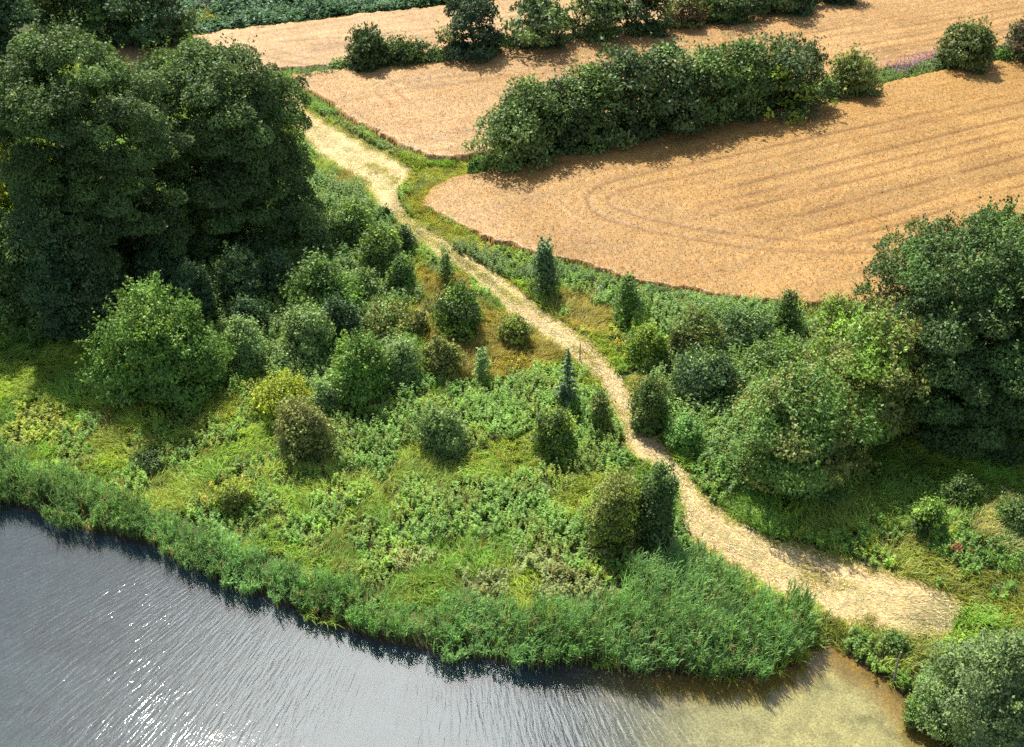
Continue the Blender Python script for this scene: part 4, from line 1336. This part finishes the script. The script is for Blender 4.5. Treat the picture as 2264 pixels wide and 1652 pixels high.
plant("hedge_tree", (1780, 1900, -75, 10), 'dome', 'deep', "last dark hedge tree before the back hedgerow leaves the picture", "tree", G_HB)


# ------------------------------------------------------------------ low strips and flowers
def strip(uvs, width, per_m, seed):
    p = resample(G(*uvs), 80)
    r_ = np.random.default_rng(seed)
    ln_ = np.hypot(*np.diff(p, axis=0).T).sum()
    n_ = int(ln_ * per_m * width)
    f_ = r_.random(n_) * 78.99
    i_ = f_.astype(int)
    w_ = (f_ - i_)[:, None]
    c = p[i_] * (1 - w_) + p[i_ + 1] * w_
    d = unit(p[i_ + 1] - p[i_])
    return c + np.stack([-d[:, 1], d[:, 0]], 1) * (r_.uniform(-.5, .5, n_) * width)[:, None]


s = strip([(1800, 215), (1900, 195), (2000, 172), (2100, 150), (2264, 118), (2400, 90)], 2.4, 16, 5)
herb_mass("hedge_bank_herbs", "low green strip of herbs along the foot of the front hedgerow", s[:, 0], s[:, 1], 5, 4, .9, .26, (0.10, .165, .038), seed=31, cat="herbs")
s = strip([(660, 178), (760, 160), (860, 153), (960, 140), (1040, 122), (1130, 108), (1280, 92), (1400, 78), (1600, 48), (1900, -5)], 2.2, 14, 6)
herb_mass("hedge_bank_herbs", "low green strip of herbs along the foot of the back hedgerow", s[:, 0], s[:, 1], 5, 4, .9, .28, (0.085, .15, .045), seed=32, cat="herbs")
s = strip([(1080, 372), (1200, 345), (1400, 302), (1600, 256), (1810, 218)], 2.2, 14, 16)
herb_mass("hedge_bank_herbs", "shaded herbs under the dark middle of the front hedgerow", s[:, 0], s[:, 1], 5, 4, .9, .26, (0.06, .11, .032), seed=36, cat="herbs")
s = strip([(1010, 545), (1080, 580), (1160, 620), (1250, 610), (1350, 640), (1480, 665), (1600, 685), (1720, 695)], 1.5, 16, 7)
herb_mass("field_edge_herbs", "strip of weeds along the lower edge of the golden wheat", s[:, 0], s[:, 1], 5, 4, .75, .22, (0.095, .155, .042), seed=33, cat="herbs")
s = strip([(1130, 372), (1060, 392), (1000, 404), (955, 424), (925, 452), (945, 478), (985, 498), (1060, 538)], 1.6, 20, 17)
grass_mass('field_corner_grass', 'thin yellow green grass fraying into the golden wheat at its pointed corner', s[:, 0], s[:, 1], 9, .5, .04, (.24, .24, .06), lean=.6, spread=.2, seed=37)
s = strip([(690, 235), (760, 275), (850, 325), (930, 365)], 1.0, 20, 8)
herb_mass("field_edge_herbs", "thin weedy ridge between the track's upper end and the tan wheat", s[:, 0], s[:, 1], 4, 4, .45, .2, (0.16, .20, .045), seed=34, cat="herbs")
s = strip([(395, 100), (430, 62), (450, 40), (470, 20)], 3.5, 10, 9)
herb_mass("field_edge_herbs", "grassy green corner beside the yellow flowers at the furthest field", s[:, 0], s[:, 1], 4, 4, .8, .3, (0.16, .22, .05), seed=35, cat="herbs")


def flower_clump(name, uvs, n_, h, label, cat, col, seed, spread=.45, group=None):
    p = G(*uvs)
    c0 = p.mean(0)
    z0 = float(ground_z(c0[0], c0[1]))
    r_ = np.random.default_rng(seed)
    root = tag(empty(name, (c0[0], c0[1], z0)), label, cat, group)
    seg = r_.integers(0, len(p), n_)
    b = p[seg] + r_.normal(0, spread, (n_, 2))
    bz = ground_z(b[:, 0], b[:, 1])
    base_ = np.stack([b[:, 0] - c0[0], b[:, 1] - c0[1], bz - z0], 1)
    hh_ = h * r_.uniform(.75, 1.15, n_)
    ln_ = r_.normal(0, .12, (n_, 2))
    q1 = blade_quads(base_, hh_, ln_, np.full(n_, .03), r_.uniform(0, 3.1, n_))
    i_ = np.repeat(np.arange(n_), 7)
    w_ = r_.uniform(.15, .85, len(i_))
    a__ = r_.uniform(0, 6.28, len(i_))
    dv_ = np.stack([np.cos(a__), np.sin(a__), r_.uniform(-.3, .5, len(i_))], 1)
    tip = np.concatenate([ln_, hh_[:, None]], 1)
    lq = leaf_quads(base_[i_] + tip[i_] * w_[:, None] + dv_ * .08, dv_, r_.normal(0, 1, (len(i_), 3)) * .4 + [0, 0, 1], np.full(len(i_), .18), np.full(len(i_), .06))
    link("stems", Quads().add(q1, (.09, .13, .04)).add(lq, vary(r_, (.08, .14, .04), len(i_))).mesh("stems", M_LEAF), root)
    i_ = np.repeat(np.arange(n_), 12)
    m_ = len(i_)
    pp = base_[i_] + tip[i_] * r_.uniform(.86, 1.04, m_)[:, None] + r_.normal(0, .085, (m_, 3))
    fq = leaf_quads(pp, r_.normal(0, 1, (m_, 3)), np.array([0, 0, 1.]) + r_.normal(0, .3, (m_, 3)), r_.uniform(.06, .12, m_), r_.uniform(.05, .10, m_))
    link("flowers", Quads().add(fq, vary(r_, col, m_, .2, .03)).mesh("flowers", M_LEAF), root)


YEL = (.50, .40, .03)
flower_clump("ragwort", [(1352, 738), (1358, 755), (1366, 775)], 26, .8, "bright yellow ragwort clump across the track beside the lime green bush", "flowers", YEL, 41, .28, "yellow ragwort clumps")
flower_clump("ragwort", [(1122, 815), (1135, 825), (1148, 808)], 16, .65, "yellow ragwort clump in the orange dry grass above the nettles", "flowers", YEL, 42, .30, "yellow ragwort clumps")
flower_clump("ragwort", [(435, 50), (455, 48), (470, 46)], 60, .9, "faint yellow flower clump at the far corner of the furthest wheat", "flowers", YEL, 43, .8, "yellow ragwort clumps")
flower_clump("fireweed", [(1975, 168), (2000, 160), (2025, 152), (2050, 145), (2075, 138)], 240, 1.2, "pinkish purple willowherb strip beside the neat round bush", "flowers", (.34, .16, .30), 44, .75)
flower_clump("dock_plant", [(2108, 1222), (2112, 1230)], 16, .8, "rusty red dock plant at the edge of the green verge", "plant", (.26, .10, .04), 45, .2)


# ------------------------------------------------------------------ small things
def pole(name, foot_uv, top_uv, rad, label, cat, mat, at_z=None, part="post"):
    f_ = G(foot_uv)[0]
    z0 = float(ground_z(f_[0], f_[1])) if at_z is None else at_z
    d = rays([top_uv])[0]
    t_ = f_[1] / d[1]
    top = np.array([d[0] * t_, f_[1], CAM_H + d[2] * t_])
    base_ = np.array([f_[0], f_[1], z0 - .3])
    s_ = np.linspace(0, 1, 7)[:, None]
    pts = base_ + (top - base_) * s_ + np.sin(s_ * 7) * np.array([rad * .3, 0, 0])
    q_ = tube_quads(pts - np.array([f_[0], f_[1], z0]), rad * (1.1 - .3 * s_[:, 0]), 8)
    e_ = pts[-1] - np.array([f_[0], f_[1], z0])
    k_ = tube_quads(np.array([e_, e_ + (0, 0, rad * .3)]), np.array([rad * .8, .001]), 8)
    co = np.concatenate([q_, k_]).reshape(-1, 3)
    o = link(name, poly_mesh(name, co, np.arange(len(co)).reshape(-1, 4), mat), None, (f_[0], f_[1], z0))
    return tag(o, label, cat)


pole("leaning_pole", (1974, 1508), (1992, 1442), .055, "grey wooden pole leaning against the bank at the shallow water", "pole", M_WOOD)
pole("wooden_stake", (1282, 800), (1283, 760), .04, "thin brown wooden stake beside the bluish spruce sapling", "stake", M_BARK)
pole("wooden_stake", (1176, 652), (1174, 630), .04, "short brown stake at the foot of the conical young tree", "stake", M_BARK)


def rock(name, uv, sx, sy, sz, label, seed, mat=M_STONE):
    p = G(uv)[0]
    z0 = float(ground_z(p[0], p[1]))
    r_ = np.random.default_rng(seed)
    nu, nv = 14, 9
    a__, b__ = np.meshgrid(np.linspace(0, 2 * np.pi, nu), np.linspace(-1.4, 1.4, nv))
    ph = r_.uniform(0, 6, 6)
    rr_ = 1 + .16 * np.sin(2 * a__ + ph[0]) * np.cos(b__) + .12 * np.sin(3 * a__ + ph[1] + 2 * b__) + .08 * np.sin(5 * b__ + ph[2])
    co = np.stack([rr_ * np.cos(a__) * np.cos(b__) * sx, rr_ * np.sin(a__) * np.cos(b__) * sy, rr_ * np.sin(b__) * sz + sz * .5], -1)
    o = link(name, poly_mesh(name, co.reshape(-1, 3), grid_faces(nv, nu), mat), None, (p[0], p[1], z0))
    return tag(o, label, "rock")


rock("boulder", (1328, 646), .34, .26, .38, "pale boulder half hidden in weeds along the golden wheat edge", 51)
rock("boulder", (415, 131), .8, .5, .9, "whitish boulder seen in the gap between the huge tree tops", 52)
rock("boulder", (400, 137), .55, .4, .5, "small dark grey boulder beside the whitish one", 53, simple_material("grey_stone", (.22, .24, .27), noise_scale=4))


def dead_bush(uv, h, label, seed):
    p = G(uv)[0]
    z0 = float(ground_z(p[0], p[1]))
    r_ = np.random.default_rng(seed)
    qs = []
    s_ = np.linspace(0, 1, 6)[:, None]
    for _ in range(14):
        a0 = np.array([r_.normal(0, 1.0), r_.normal(0, .4), -.1])
        e_ = a0 + np.array([r_.normal(0, 1.2), r_.normal(0, .5), h * r_.uniform(.3, 1)])
        pts = a0 + (e_ - a0) * s_ + np.sin(s_ * 4) * r_.normal(0, .2, 3)
        qs.append(tube_quads(pts, .10 * (1.1 - .8 * s_[:, 0]), 5))
        for _ in range(3):
            b0 = pts[r_.integers(2, 5)]
            e2 = b0 + r_.normal(0, .5, 3) + np.array([0, 0, .3])
            qs.append(tube_quads(b0 + (e2 - b0) * s_, .05 * (1.1 - .9 * s_[:, 0]), 5))
    co = np.concatenate(qs).reshape(-1, 3)
    o = link("dead_branches", poly_mesh("dead_branches", co, np.arange(len(co)).reshape(-1, 4), M_WOOD), None, (p[0], p[1], z0))
    return tag(o, label, "dead bush")


dead_bush((455, 28), 1.8, "bare grey dead branches at the edge of the dark leafy crop", 61)
